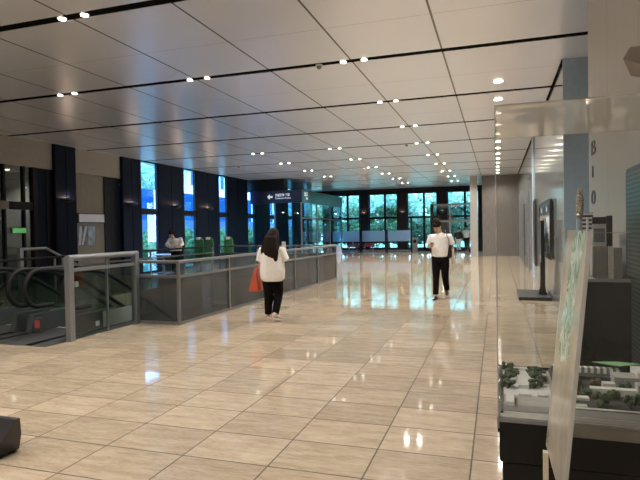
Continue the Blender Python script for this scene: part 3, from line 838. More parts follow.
def mtree(x, y, r, h, m='model_tree'):
    t = MB(); rnd = random.Random(int(x*977+y*131))
    t.tube([(x, y, .842), (x, y, .842+h*.5)], .003, 6)
    for q in range(13):
        t.ball((x+rnd.uniform(-.75,.75)*r, y+rnd.uniform(-.75,.75)*r, .842+h*.55+rnd.uniform(-.3,.35)*h), (r*rnd.uniform(.25,.45), r*rnd.uniform(.25,.45), h*rnd.uniform(.15,.28)), seg=7, rings=5)
    t.build('model_tree', m, c, True)
def mbox(x0, x1, y0, y1, h, m='model_white', name='model_building', z=.842): return MB().box(x0, x1, y0, y1, z, z+h).build(name, m, c, True)
# road and dark land
mbox(.015, 1.0, 2.28, 2.36, .002, 'rim_grey', 'model_road')
mbox(.24, 1.0, 2.36, 2.98, .0015, 'board_dark', 'model_plot')
mbox(.02, .22, 2.50, 2.96, .0015, 'model_white', 'model_plot')
# left side: white blocks and thick greenery
mbox(.028, .06, 2.34, 2.46, .02); mbox(.08, .13, 2.49, 2.52, .010); mbox(.16, .20, 2.50, 2.55, .008)
mbox(.085, .13, 2.60, 2.78, .02); mbox(.07, .16, 2.93, 2.96, .014)
for (x, y, r) in ((.045,2.62,.028),(.04,2.72,.03),(.06,2.82,.028),(.045,2.92,.026),(.16,2.64,.03),(.175,2.74,.032),(.185,2.84,.03),(.15,2.88,.025)): mtree(x, y, r*1.25, .04)
# right side: striped long block, terraces, rows of trees
stripes_mat('model_stripe', 0, .028, .5, (.78, .77, .72), (.20, .19, .17), .6)
mbox(.25, .56, 2.93, 2.97, .035, 'model_stripe')
mbox(.30, .58, 2.83, 2.90, .018, 'board_dark'); mbox(.50, .60, 2.74, 2.84, .045, 'model_ground'); mbox(.60, .70, 2.78, 2.92, .06)
mbox(.38, .80, 2.585, 2.625, .03); mbox(.44, .49, 2.66, 2.70, .035); mbox(.56, .61, 2.58, 2.64, .055, 'model_ground')
mbox(.30, .36, 2.49, 2.53, .012); mbox(.60, .70, 2.45, 2.50, .02); mbox(.26, .34, 2.40, 2.43, .006); mbox(.72, .98, 2.62, 2.9, .07)
mbox(.24, 1.0, 2.375, 2.39, .004); mbox(.24, 1.0, 2.215, 2.265, .0025, 'rim_grey', 'model_pavement')
for (x, y, r, h, m) in ((.27,2.44,.035,.08,'model_tree'),(.40,2.43,.036,.085,'model_tree'),(.50,2.42,.034,.08,'model_tree'),(.62,2.42,.035,.08,'model_tree'),(.74,2.42,.034,.08,'model_tree'),
    (.265,2.62,.035,.07,'model_brown'),(.32,2.66,.035,.07,'model_brown'),(.36,2.56,.03,.06,'model_tree'),(.29,2.53,.03,.06,'model_tree'),(.46,2.54,.028,.06,'model_tree'),(.42,2.72,.028,.05,'model_brown'),(.53,2.68,.028,.06,'model_tree'),
    (.66,2.56,.03,.06,'model_tree'),(.34,2.76,.03,.05,'model_brown'),(.66,2.70,.03,.06,'model_brown'),(.84,2.46,.035,.08,'model_tree')): mtree(x, y, r*.95, h*.72, m)
MB().prism([(.44, 2.96), (.55, 2.9), (.66, 2.965), (.56, 2.99)], 2, .90, .903).build('green_sheet', 'model_green', c, True)

# ------------------------------------------------------------------ leaning sign board before the case
tilt = math.radians(5.5)
g_ = thing('sign_board', (.165, 1.9, 0), 'thin leaning display board with a green and white aerial print before the model case', 'sign')
# board local frame: y along its width, z up its height, x = thickness; placed by its lower edge
bw, bh = .43, .785
pl_ = MB().box(-.004, .004, 0, bw, 0, bh)
plate = pl_.build('plate', 'plate_beige', g_)
pr = MB().box(-.0055, -.004, .004, bw-.008, .006, bh).build('print', 'aerial_print', g_)
ed = MB().box(-.006, .006, -.006, 0, 0, bh).build('edge', 'acrylic_edge', g_)
ed2 = MB().box(-.005, .005, bw, bw+.005, 0, bh).build('edge', 'acrylic_edge', g_)
for o in (plate, pr, ed, ed2):
    o.location = (.008, 1.68-1.9, .782); o.rotation_euler = (0, tilt, math.radians(1.0))
MB().box(-.018, -.002, .14, .17, 0.0, .78).build('post', 'plate_beige', g_)
MB().box(-.10, .10, -.05, .24, 0, .012).build('base', 'plate_beige', g_)

# ------------------------------------------------------------------ small dark plinth by the wall and what stands on it
PX0, PX1, PY0, PY1, PZ = .63, 1.075, 5.0, 5.42, 1.13
d = thing('display_plinth', ((PX0+PX1)/2, 5.2, 0), 'black display plinth with grey top standing against the metal wall', 'plinth')
MB().box(PX0, PX1, PY0, PY1, 0, PZ-.025).build('body', 'black_lacquer', d, True)
MB().box(PX0-.004, PX1+.004, PY0-.004, PY1+.004, PZ-.025, PZ).build('top', 'rim_grey', d, True)
t = thing('stone_sample', (.82, 5.08, PZ), 'left grey stone block on the small black plinth', 'sample', 'stone blocks on the black plinth')
MB().box(-.052, .052, -.03, .03, 0, .27).build('block', 'grey_stone', t, bevel=.004)
t2 = thing('stone_sample', (.93, 5.05, PZ), 'right stone block with a pale side on the small black plinth', 'sample', 'stone blocks on the black plinth')
MB().box(-.05, -.012, -.03, .03, 0, .27).build('pale_layer', 'pale_stone', t2, bevel=.003)
MB().box(-.012, .05, -.03, .03, 0, .26).build('block', 'grey_stone', t2, bevel=.004)
t = thing('picture_stand', (.86, 5.25, PZ), 'upright picture panel with a dark frame behind the stone blocks', 'picture')
MB().box(-.07, .04, -.006, .006, .0, .52).build('panel', 'paper_white', t)
MB().box(-.07, .04, -.009, -.006, .46, .52).build('header', 'frame_dark', t)
MB().box(.04, .085, -.03, .02, 0, .53).build('frame', 'frame_dark', t)
MB().box(-.06, .03, -.008, -.006, .30, .42).build('photo', 'poster_print', t)
MB().box(-.05, .02, -.008, -.006, .10, .24).build('photo', 'poster_paper', t)
t = thing('striped_chart', (.755, 5.33, PZ), 'small black and white striped chart beside the glittering award', 'chart')
stripes_mat('zebra', 2, .036, .5, (.03, .03, .035), (.72, .74, .76), .4)
MB().box(-.06, .055, -.005, .005, .30, .56).build('panel', 'zebra', t)
MB().tube([(-.0, 0, 0), (-.0, 0, .30)], .006, 8).build('stem', 'steel', t)
MB().tube([(.0, -.008, .36), (.012, -.008, .45), (.008, -.008, .52)], .012, 8).build('figure', 'paper_white', t, smooth=True)
t = thing('award', (.665, 5.1, PZ), 'slim silver award with a glittering top on the black plinth', 'award')
MB().tube([(0,0,0), (0,0,.02)], .04, 20).build('base', 'silver_tube', t, smooth=True)
MB().tube([(-.012,0,.02), (0,0,.28), (.004,0,.5)], [.026, .028, .024], 16).build('shaft', 'silver_tube', t, smooth=True)
gm = MB().tube([(.004,0,.5), (.008,.0,.58), (.012,0,.68), (.010,0,.745)], [.024, .032, .03, .018], 14); gm.ball((.011,0,.745), .02)
gm.build('glitter_top', 'glitter', t, smooth=True)
t = thing('leaflet', (.72, 5.06, PZ), 'folded white and blue leaflet lying at the plinth corner', 'leaflet')
MB().prism([(-.07, 0), (.055, 0), (.055, .006), (-.07, .006)], 1, -.05, .06).build('lower_page', 'paper_white', t)
MB().prism([(-.07, .007), (.0, .16), (.006, .16), (-.062, .007)], 1, -.04, .05).build('upright_page', 'paper_blue', t)
t = thing('acrylic_cover', (.9, 5.1, PZ), 'low clear acrylic cover over the stone blocks', 'cover')
a0, a1, c0, c1 = .735, 1.065, 5.005, 5.20
MB().box(a0, a1, c0, c0+.004, PZ, 1.51).build('front_pane', 'acrylic', t, True)
MB().box(a0, a0+.004, c0+.004, c1, PZ, 1.51).build('side_pane', 'acrylic', t, True)
MB().box(a0, a1, c0, c1, 1.51, 1.515).build('lid', 'acrylic', t, True)
MB().box(a0-.002, a0+.003, c0-.002, c0+.003, PZ, 1.515).box(a1-.003, a1+.002, c0-.002, c0+.003, PZ, 1.515).box(a0, a1, c0-.002, c0+.003, 1.512, 1.518).build('edge_highlight', 'acrylic_edge', t, True)  # edge highlight of the cover, painted as pale strips like the case
t = thing('white_reflection', (1.06, 5.02, PZ), 'white sheet standing in for a reflection at the right end of the black plinth', 'reflected_sheet')
MB().box(1.0, 1.062, 5.24, 5.25, PZ, 1.5).build('reflected_sheet', 'paper_white', t, True)  # white sheet modelled in place of the reflection of a white thing
MB().box(1.01, 1.055, 5.235, 5.24, 1.40, 1.46).box(1.01, 1.055, 5.235, 5.24, 1.22, 1.27).build('print', 'paper_blue', t, True)  # blue bars are part of the painted reflection

# ------------------------------------------------------------------ things on the right wall
t = thing('louvre_panel', (RX, 4.4, .33), 'dark glossy panel with fine horizontal slats at the right picture edge', 'panel')
MB().box(RX-.05, RX, 3.6, 5.2, .33, 2.05).build('frame', 'frame_dark', t, True)
MB().box(RX-.06, RX-.05, 3.63, 5.18, .36, 2.02).build('slats', 'louvre', t, True)
t = thing('wall_fixture', (RX, 3.0, 2.4), 'small beige box fixture sticking out of the metal wall at the upper right', 'fixture')
MB().loft([[(.595, 3.0, 2.391), (.70, 3.0, 2.345), (.70, 3.0, 2.445), (.625, 3.0, 2.446)], [(.70, 3.35, 2.391), (.86, 3.35, 2.345), (.86, 3.35, 2.445), (.73, 3.35, 2.446)]]).build('body', 'beige_panel', t, True)
MB().box(.80, RX, 3.15, 3.25, 2.37, 2.43).build('arm', 'rim_grey', t, True)
t = thing('wall_lettering', (RX, 7.2, 2.2), 'column of dark letters down the edge of the metal wall', 'lettering')
for ch, z, s_ in (('B', 2.42, .24), ('1', 2.15, .20), ('0', 1.83, .24), ('I', 1.60, .2)):
    text_mesh('letter', ch, s_, 'letter_dark', t, (-.004, .12, z-2.2), (PI/2, 0, -PI/2), .006).scale = (2.6, 1, 1)
t = thing('uplight', (RX-.06, 7.38, 3.05), 'tiny bright lamp at the edge of the metal wall', 'wall lamp')
MB().box(RX-.05, RX, 7.34, 7.42, 3.02, 3.06).build('bracket', 'steel', t, True)
MB().ball((RX-.03, 7.38, 3.10), (.014,.014,.04)).build('bulb', 'lamp_glow', t, True, smooth=True)

t = thing('monitor_stand', (.76, 13.0, 0), 'black display stand with a wide base plate and a slim upright screen seen edge on', 'stand')
MB().box(.42, 1.08, 12.3, 13.8, 0, .07).build('base', 'frame_dark', t, True, bevel=.01)
MB().box(.90, 1.0, 12.9, 13.02, .06, 1.2).build('pole', 'frame_dark', t, True)
MB().prism([(.86, .06), (1.04, .06), (.98, .35), (.92, .35)], 1, 12.88, 13.04).build('foot', 'frame_dark', t, True)
MB().box(.89, .96, 12.5, 13.4, .80, 1.70).build('screen', 'screen_black', t, True, bevel=.006)
MB().box(.96, 1.0, 12.7, 13.2, 1.0, 1.35).build('bracket', 'frame_dark', t, True)
t = thing('poster_case', (RX, 13.5, .8), 'black framed notice case with pale sheets on the right wall', 'notice board')
y0, y1, z0, z1 = 12.15, 15.05, .96, 2.06
MB().box(RX-.05, RX-.018, y0, y1, z0, z1).build('backing', 'poster_paper', t, True)
MB().box(RX-.07, RX-.018, y0-.1, y0, z0-.08, z1+.08).box(RX-.07, RX-.018, y1, y1+.1, z0-.08, z1+.08).box(RX-.07, RX-.018, y0, y1, z1, z1+.08).box(RX-.07, RX-.018, y0, y1, z0-.08, z0).build('frame', 'frame_dark', t, True)
MB().box(RX-.055, RX-.05, y0+.1, y1-.1, 1.84, 2.04).build('header', 'frame_dark', t, True)
for yy in (12.8, 14.2): MB().box(RX-.06, RX-.055, yy, yy+.28, 1.90, 2.01).build('tag', 'paper_white', t, True)
for i, (ya, yb, za, zb, m_) in enumerate(((12.4, 13.0, 1.3, 1.78, 'paper_white'), (13.2, 13.8, 1.2, 1.75, 'poster_print'), (14.0, 14.7, 1.3, 1.78, 'poster_paper'), (12.5, 13.4, .99, 1.15, 'poster_print'))):
    MB().box(RX-.058, RX-.05, ya, yb, za, zb).build('sheet', m_, t, True)
t = thing('door_edge', (RX, 17.6, 0), 'narrow black upright panel on the right wall beyond the notice case', 'panel')
MB().box(RX-.05, RX, 17.0, 17.9, .45, 2.35).build('panel', 'screen_black', t, True)
MB().box(RX-.06, RX, 16.95, 17.0, .42, 2.38).build('frame', 'frame_dark', t, True)
t = thing('door_panel', (RX, 24, 0), 'tall dark glass door far down the right wall', 'door')
MB().box(RX-.04, RX, 22.6, 24.6, 0.02, 2.5).build('leaf', 'screen_black', t, True)
MB().box(RX-.05, RX, 22.5, 22.6, 0, 2.6).box(RX-.05, RX, 24.6, 24.7, 0, 2.6).build('frame', 'steel', t, True)
for i, y in enumerate((20.5, 26.5, 28.6)):
    t = struct(f'trim_{20+i}', MB().box(RX-.05, RX, y, y+.14, 0, 3.2), 'steel', f'slim metal post number {i+1} along the right wall')

# ------------------------------------------------------------------ people
def finger(mb, base, d, bend, L, r=.008):
    """curled finger: three bones bending towards `bend`"""
    b_ = Vector(base); d = Vector(d).normalized(); n = Vector(bend).normalized()
    pts = [b_ - d*.015, b_]
    for k_, f in enumerate((.42, .32, .26)):
        d = (d + n*(.35 + .18*k_)).normalized(); pts.append(pts[-1] + d*L*f)
    mb.tube(pts, [r*1.05, r, r*.97, r*.9, r*.72], 8)
def hand(mb, wrist, d, palm, side, curl=1.):
    """palm plus five separate fingers; d = direction from the wrist, palm = palm normal, side = towards the thumb"""
    w = Vector(wrist); d = Vector(d).normalized(); pn = Vector(palm).normalized(); sd = Vector(side)
    sd = (sd - d*sd.dot(d)).normalized(); pn = (pn - d*pn.dot(d) - sd*pn.dot(sd)).normalized()
    for k_ in (-.028, -.010, .010, .027):
        mb.tube([w - d*.01 + sd*k_*.55, w + d*.045 + sd*k_*.95, w + d*.085 + sd*k_], [.015, .0145, .012], 8)
    for k_, L in ((.031, .070), (.0105, .078), (-.0105, .072), (-.031, .058)):
        finger(mb, w + d*.088 + sd*k_*1.05, d + sd*k_*1.2, pn*curl, L)
    th = w + d*.03 + sd*.028
    mb.tube([w + d*.012 + sd*.012, th, th + (d*.55+sd*.7+pn*.25).normalized()*.036, th + (d*.8+sd*.45+pn*.5).normalized()*.066], [.015, .0135, .011, .008], 8)
def arm(mb, sh, el, wr, r0=.052, s=1.):
    mb.tube([sh, Vector(sh).lerp(Vector(el), .4), el, Vector(el).lerp(Vector(wr), .35), wr], [r0*s, r0*.92*s, r0*.76*s, r0*.72*s, r0*.48*s], 12)
def head_mesh(mb, hc, fwd, upv, R=.098):
    """skull, jaw, nose, ears, neck comes separately; fwd/upv define the look"""
    f = Vector(fwd).normalized(); u = Vector(upv); u = (u - f*u.dot(f)).normalized(); s_ = f.cross(u)
    Rm = Matrix((s_, f, u)).transposed(); q = Rm.to_quaternion().to_euler()
    c_ = Vector(hc)
    mb.ball(c_ + u*.03, (.075, .095, .088), q, 18, 12)
    mb.ball(c_ - u*.045 + f*.018, (.058, .070, .072), q, 16, 10)
    mb.ball(c_ - u*.088 + f*.055, (.026, .024, .022), q)
    mb.tube([c_ + u*.012 + f*.088, c_ - u*.022 + f*.108, c_ - u*.030 + f*.094], [.009, .014, .012], 10)
    mb.ball(c_ + u*.022 + f*.085, (.05, .012, .010), q)
    for sg in (-1, 1):
        mb.ball(c_ - u*.005 - f*.005 + s_*(.076*sg), (.012, .026, .032), q)
        mb.ball(c_ - u*.032 + f*.058 + s_*(.036*sg), (.022, .022, .02), q)
    mb.ball(c_ - u*.062 + f*.083, (.024, .010, .008), q)
    return c_, f, u, s_, q
def face_parts(root, c_, f, u, s_, q):
    for sg in (-1, 1):
        MB().ball(c_ + u*.002 + f*.088 + s_*(.031*sg), (.013, .007, .007), q, 10, 7).build('eye', 'eye', root, smooth=True)
        MB().tube([c_ + u*.027 + f*.090 + s_*(.014*sg), c_ + u*.032 + f*.090 + s_*(.033*sg), c_ + u*.025 + f*.079 + s_*(.052*sg)], .0045, 6).build('eyebrow', 'dark_hair', root, smooth=True)
    MB().ball(c_ - u*.064 + f*.091, (.022, .006, .007), q, 10, 7).build('mouth', 'lips', root, smooth=True)
def shoe(root, ankle, toe_dir, m, heel=0., pitch=0.):
    a = Vector(ankle); d = Vector((toe_dir[0], toe_dir[1], 0)).normalized(); s_ = Vector((-d.y, d.x, 0))
    prof = [(-.075, .030, .055), (-.05, .036, .075), (.0, .038, .082), (.06, .042, .055), (.13, .045, .042), (.175, .034, .034), (.195, .012, .026)]
    rings = []
    for x, wd, h in prof:
        cx = a + d*x
        ring = []
        for k_ in range(14):
            an = 2*PI*k_/14; z = h*max(0., math.sin(an))**.8 if math.sin(an) > 0 else 0.0
            p = cx + s_*(wd*math.cos(an)); lift = math.tan(pitch)*(x-.16)*-1 if pitch else 0
            ring.append((p.x, p.y, a.z - .085 + z + lift))
        rings.append(ring)
    MB().loft(rings).build('shoe', m, root, smooth=True)

def person(name, loc, rz, label, P, voxel=.007):
    """P: dict with joint positions in the figure's frame (front = +y)"""
    root = thing(name, loc, label, 'person', rz=rz)
    sc = P.get('s', 1.)
    body = MB()
    hc = Vector(P['head'])
    hd = head_mesh(body, hc, P['look'], P['up'])
    nb = Vector(P['neck'])
    body.tube([nb - Vector((0,0,.05)), nb.lerp(hc, .5), hc - Vector(P['up']).normalized()*.03], [.062, .052, .055], 12)
    hipc = Vector(P['hips']); 
    body.loft([(hipc + Vector((0,0,-.10)), .14, .09), (hipc, .155, .10), (hipc + Vector((0,0,.14)), .125, .085), (hipc.lerp(nb, .62), .15, .095), (hipc.lerp(nb, .85), .165, .085), (nb, .07, .06)])
    for sd in ('L', 'R'):
        arm(body, P['sh'+sd], P['el'+sd], P['wr'+sd], .047)
        hd_dir = P.get('hd'+sd) or tuple(Vector(P['wr'+sd]) - Vector(P['el'+sd]))
        hand(body, P['wr'+sd], hd_dir, P['palm'+sd], P['thumb'+sd], P.get('curl'+sd, 1.))
        body.tube([P['hip'+sd], Vector(P['hip'+sd]).lerp(Vector(P['kn'+sd]), .5), P['kn'+sd], Vector(P['kn'+sd]).lerp(Vector(P['an'+sd]), .35), P['an'+sd]], [.085, .07, .052, .050, .036], 12)
    ob = mesh_obj('body', remeshed(body, voxel, 3), 'skin', root)
    face_parts(root, *hd)
    # trousers
    tr = MB()
    tr.loft([(hipc + Vector((0,0,-.13)), P.get('hipw', .175), .12), (hipc, P.get('hipw', .175), .122), (hipc + Vector((0,0,.10)), P.get('waistw', .16), .112)])
    for sd in ('L', 'R'):
        h_, k_, a_ = Vector(P['hip'+sd]), Vector(P['kn'+sd]), Vector(P['an'+sd])
        tr.tube([h_ + Vector((0,0,.03)), h_.lerp(k_, .5), k_, k_.lerp(a_, .5), a_ + Vector((0,0,P.get('hem', .015)))], P.get('legr', [.102, .092, .076, .070, .066]), 14)
    mesh_obj('trousers', remeshed(tr, voxel*1.3, 4), P.get('trouser_mat', 'black_trousers'), root)
    # shirt
    sh = MB(); w = P['shirtw']; dp = P['shirtd']; hem = P['shirt_hem']
    rings = []
    nbz = nb.z
    for fz, fw, fd in P['shirt_prof']:
        z = hem + (nbz - hem)*fz; c0_ = hipc.lerp(nb, max(0, min(1.05, (z-hipc.z)/(nb.z-hipc.z))))
        rings.append(((c0_.x, c0_.y, z), w*fw, dp*fd))
    sh.loft(rings)
    for sd in ('L', 'R'):
        s0_, e0, w0 = Vector(P['sh'+sd]), Vector(P['el'+sd]), Vector(P['wr'+sd])
        L = P['sleeve'+sd]
        if L <= 1: s1_ = s0_ - Vector((0,0,.03)); pts = [s0_.lerp(nb, .35) - Vector((0,0,.045)), s1_, s1_.lerp(e0, L*.6), s0_.lerp(e0, L)]
        else: pts = [s0_.lerp(nb, .35) - Vector((0,0,.045)), s0_ - Vector((0,0,.03)), e0, e0.lerp(w0, L-1)]
        sh.tube(pts, [P['sleever'][0]*.75] + P['sleever'][1:], 14)
    mesh_obj('shirt', remeshed(sh, voxel*1.2, 3), P.get('shirt_mat', 'white_shirt'), root)
    # shoes
    for sd in ('L', 'R'):
        shoe(root, P['an'+sd], P.get('toe'+sd, (0, 1)), P.get('shoe_mat', 'black_leather'), pitch=P.get('pitch'+sd, 0.))
    # hair
    c_, f, u, s_, q = hd
    hr = MB()
    if P['hair'] == 'long':
        hr.ball(c_ + u*.035 - f*.014, (.098, .112, .104), q, 18, 12)
        hr.ball(c_ - u*.01 - f*.05, (.10, .085, .11), q, 18, 12)
        hr.tube([c_ + u*.05 - f*.05, c_ - u*.06 - f*.075, c_ - Vector((0,0,.20)) - f*.10, c_ - Vector((0,0,.34)) - f*.11, c_ - Vector((0,0,.44)) - f*.10], [.085, .125, .145, .155, .12], 16, .55, up=s_)
        for sg in (-1, 1):
            hr.tube([c_ + u*.05 + s_*(.06*sg), c_ - u*.04 + s_*(.088*sg) - f*.01, c_ - Vector((0,0,.17)) + s_*(.10*sg) - f*.05, c_ - Vector((0,0,.30)) + s_*(.09*sg) - f*.07, c_ - Vector((0,0,.42+.03*sg)) + s_*(.06*sg) - f*.09], [.04, .045, .05, .05, .025], 10)
        for k_ in range(7):
            o_ = s_*(.035*(k_-3)); dz = .40 + .05*((k_*5) % 3)
            hr.tube([c_ - Vector((0,0,.16)) + o_*1.1 - f*.13, c_ - Vector((0,0,.30)) + o_*1.35 - f*.15, c_ - Vector((0,0,dz)) + o_*1.3 + s_*.012*((k_ % 3)-1) - f*.13, c_ - Vector((0,0,dz+.06)) + o_*1.2 - f*.11], [.03, .034, .028, .010], 8)
    else:
        hr.ball(c_ + u*.056 - f*.016, (.094, .108, .088), q, 18, 12)
        hr.ball(c_ + u*.01 - f*.055, (.080, .058, .080), q, 16, 10)
        rnd = random.Random(3)
        for k_ in range(30):
            a = rnd.uniform(0, 2*PI); el_ = rnd.uniform(.0, 1.35)
            p = c_ + u*(.055+.095*math.sin(el_)+rnd.uniform(-.015,.02)) + s_*(.095*math.cos(a)*math.cos(el_)) + f*(-.015+.095*math.sin(a)*math.cos(el_))
            hr.ball(p, (rnd.uniform(.018,.036),)*3, q, 8, 6)
        hr.tube([c_ + u*.09 + f*.06 - s_*.06, c_ + u*.075 + f*.092, c_ + u*.085 + f*.07 + s_*.06], [.02, .024, .02], 8)
    mesh_obj('hair', remeshed(hr, voxel, 3), 'dark_hair', root)
    return root

# woman seen from behind: front (+y) points away from the camera
W = dict(head=(.02, .02, 1.485), look=(.25, 1, -.35), up=(.12, .1, 1), neck=(0, -.01, 1.335), hips=(0, 0, .85),
         shL=(-.155, 0, 1.27), elL=(-.215, -.01, 1.03), wrL=(-.235, .03, .90), palmL=(1, 0, 0), thumbL=(0, 1, 0), curlL=2.2, hdL=(-.05, .1, -1),
         shR=(.155, 0, 1.27), elR=(.215, .02, 1.07), wrR=(.185, .20, 1.22), palmR=(-1, -.2, .2), thumbR=(-.3, -.3, 1), curlR=1.4,
         hipL=(-.085, 0, .80), knL=(-.080, .01, .44), anL=(-.095, .02, .085), hipR=(.085, 0, .80), knR=(.085, .08, .46), anR=(.065, -.10, .12),
         pitchR=.3, toeL=(-.2, 1), toeR=(.25, 1), shirtw=.225, shirtd=.16, shirt_hem=.70,
         shirt_prof=[(0, .78, .9), (.08, .96, 1.02), (.3, 1.0, 1.05), (.6, .92, .95), (.8, .86, .86), (.9, .68, .72), (.97, .40, .5), (1.0, .30, .40)],
         sleeveL=.96, sleeveR=1.25, sleever=[.085, .088, .088, .078], hair='long', shoe_mat='shoe_beige', legr=[.105, .098, .080, .070, .062], hem=.03)
woman = person('person', (-3.74, 8.72, 0), math.radians(8), 'person with long hair seen from behind in a loose white shirt beside the railing', W)
# orange tote carried on her left forearm
rw = math.radians(8)
t = thing('orange_tote', (-3.74 + (-.30)*math.cos(rw), 8.72 + (-.30)*math.sin(rw), 0), 'orange tote bag hanging from the hand of the person in a loose shirt', 'bag', rz=rw)
MB().loft([[(-.09, -.10, .52), (.07, -.10, .52), (.07, .14, .52), (-.09, .14, .52)], [(-.10, -.13, .54), (.08, -.13, .54), (.08, .17, .54), (-.10, .17, .54)],
           [(-.055, -.12, .72), (.055, -.12, .72), (.055, .16, .72), (-.055, .16, .72)], [(-.015, -.10, .86), (.02, -.10, .86), (.02, .14, .86), (-.015, .14, .86)]]).build('body', 'orange_leather', t, smooth=True, bevel=.008)
for x in (-.012, .018):
    MB().tube([(x, -.05, .85), (x, -.03, .90), (.045, .0, .955), (.055, .03, .965), (.045, .06, .955), (x, .09, .90), (x, .10, .85)], .008, 8).build('handle', 'orange_leather', t, smooth=True)
t = thing('phone', (-3.74, 8.72, 0), 'pale phone held up by the person seen from behind in a loose shirt', 'phone', rz=rw)
MB().box(.10, .175, .298, .306, 1.24, 1.38).build('case', 'paper_white', t, bevel=.004)

# man walking towards the camera: his front (+y) is turned to face -Y
Mn = dict(head=(.045, .10, 1.60), look=(.35, 1, -.62), up=(.22, .55, 1), neck=(0, .01, 1.475), hips=(0, 0, .95),
         shL=(-.19, -.01, 1.415), elL=(-.265, -.05, 1.13), wrL=(-.28, .04, .90), palmL=(1, .2, 0), thumbL=(.1, 1, 0), curlL=1.2,
         shR=(.19, .0, 1.415), elR=(.245, .02, 1.15), wrR=(.155, .24, 1.19), palmR=(-.6, .1, 1), thumbR=(-.2, .2, 1), curlR=1.6, hdR=(-.45, 1, .15),
         hipL=(-.095, 0, .90), knL=(-.105, .03, .50), anL=(-.105, -.20, .17), hipR=(.095, 0, .90), knR=(.090, .06, .48), anR=(.085, .14, .085),
         toeL=(-.15, 1), toeR=(.1, 1), pitchL=.45, shirtw=.20, shirtd=.13, shirt_hem=.93,
         shirt_prof=[(0, .84, .95), (.06, .92, 1.05), (.3, .98, 1.05), (.6, 1.03, 1.0), (.8, 1.03, .92), (.9, .80, .74), (.97, .42, .55), (1.0, .34, .48)],
         sleeveL=.72, sleeveR=.78, sleever=[.075, .078, .082, .080], hair='short', legr=[.10, .092, .076, .066, .062], waistw=.165)
man = person('person', (-1.21, 12.3, 0), math.radians(180-4), 'person in short sleeved white shirt and black trousers walking and looking down at a phone', Mn)
rm = math.radians(176)
t = thing('phone', (-1.21, 12.3, 0), 'black phone in the raised hand of the person walking towards the camera', 'phone', rz=rm)
MB().prism([(.20, 1.21), (.35, 1.25), (.348, 1.26), (.198, 1.22)], 0, .085, .16).build('case', 'screen_black', t, bevel=.002)
t = thing('shoulder_bag', (-1.21, 12.3, 0), 'black shoulder bag at the side of the person walking towards the camera', 'bag', rz=rm)
MB().loft([[(-.235, -.28, .90), (-.14, -.28, .90), (-.14, .04, .90), (-.235, .04, .90)], [(-.25, -.30, .93), (-.125, -.30, .93), (-.125, .06, .93), (-.25, .06, .93)], [(-.24, -.28, 1.2), (-.15, -.28, 1.2), (-.15, .04, 1.2), (-.24, .04, 1.2)]]).build('body', 'black_leather', t, smooth=True, bevel=.01)
MB().tube([(-.20, .03, 1.18), (-.205, .10, 1.30), (-.165, .115, 1.42), (-.125, .06, 1.51), (-.12, -.03, 1.52), (-.15, -.12, 1.44), (-.19, -.2, 1.19)], .014, 8, .5).build('strap', 'black_leather', t, smooth=True)

# far figures
base = dict(head=(0, .03, 1.58), look=(0, 1, -.1), up=(0, .05, 1), neck=(0, 0, 1.43), hips=(0, 0, .92),
         shL=(-.18, 0, 1.37), elL=(-.23, -.02, 1.09), wrL=(-.24, .06, .86), palmL=(1, 0, 0), thumbL=(0, 1, 0),
         shR=(.18, 0, 1.37), elR=(.23, -.02, 1.09), wrR=(.24, .06, .86), palmR=(-1, 0, 0), thumbR=(0, 1, 0),
         hipL=(-.09, 0, .87), knL=(-.09, .08, .48), anL=(-.09, .12, .085), hipR=(.09, 0, .87), knR=(.09, .03, .47), anR=(.09, -.14, .11),
         shirtw=.20, shirtd=.13, shirt_hem=.88, shirt_prof=Mn['shirt_prof'], sleeveL=.75, sleeveR=.75, sleever=[.072, .075, .078, .074], hair='short')
ss = dict(base); ss.update(neck=(.05, .06, 1.36), head=(.14, .12, 1.49), look=(.3, 1, -.3), elL=(-.26, .12, 1.12), wrL=(-.12, .34, 1.08), elR=(.30, .14, 1.12), wrR=(.16, .34, 1.08), shirtw=.24, sleeveL=1.6, sleeveR=1.6,
         palmL=(0, 0, -1), palmR=(0, 0, -1), thumbL=(1, 0, 0), thumbR=(-1, 0, 0), anR=(.09, 0, .085), anL=(-.09, 0, .085), knL=(-.09, .02, .48))
person('person', (-11.45, 17.6, 0), math.radians(200), 'person in a white shirt leaning by the tall left windows beyond the railing', ss, .012)
w1 = dict(base); w1.update(shirt_mat='rubber_black', trouser_mat='white_fabric', sleeveL=1.5, sleeveR=1.5)
p1 = person('person', (-2.45, 37.2, 0), math.radians(180), 'person in a dark top and pale trousers behind the entrance glass', w1, .014); p1.scale = (.9,)*3
w2 = dict(base); w2.update(trouser_mat='black_trousers')
person('person', (-1.93, 37.3, 0), math.radians(170), 'person in a white shirt behind the entrance glass beside the pale column', w2, .014)

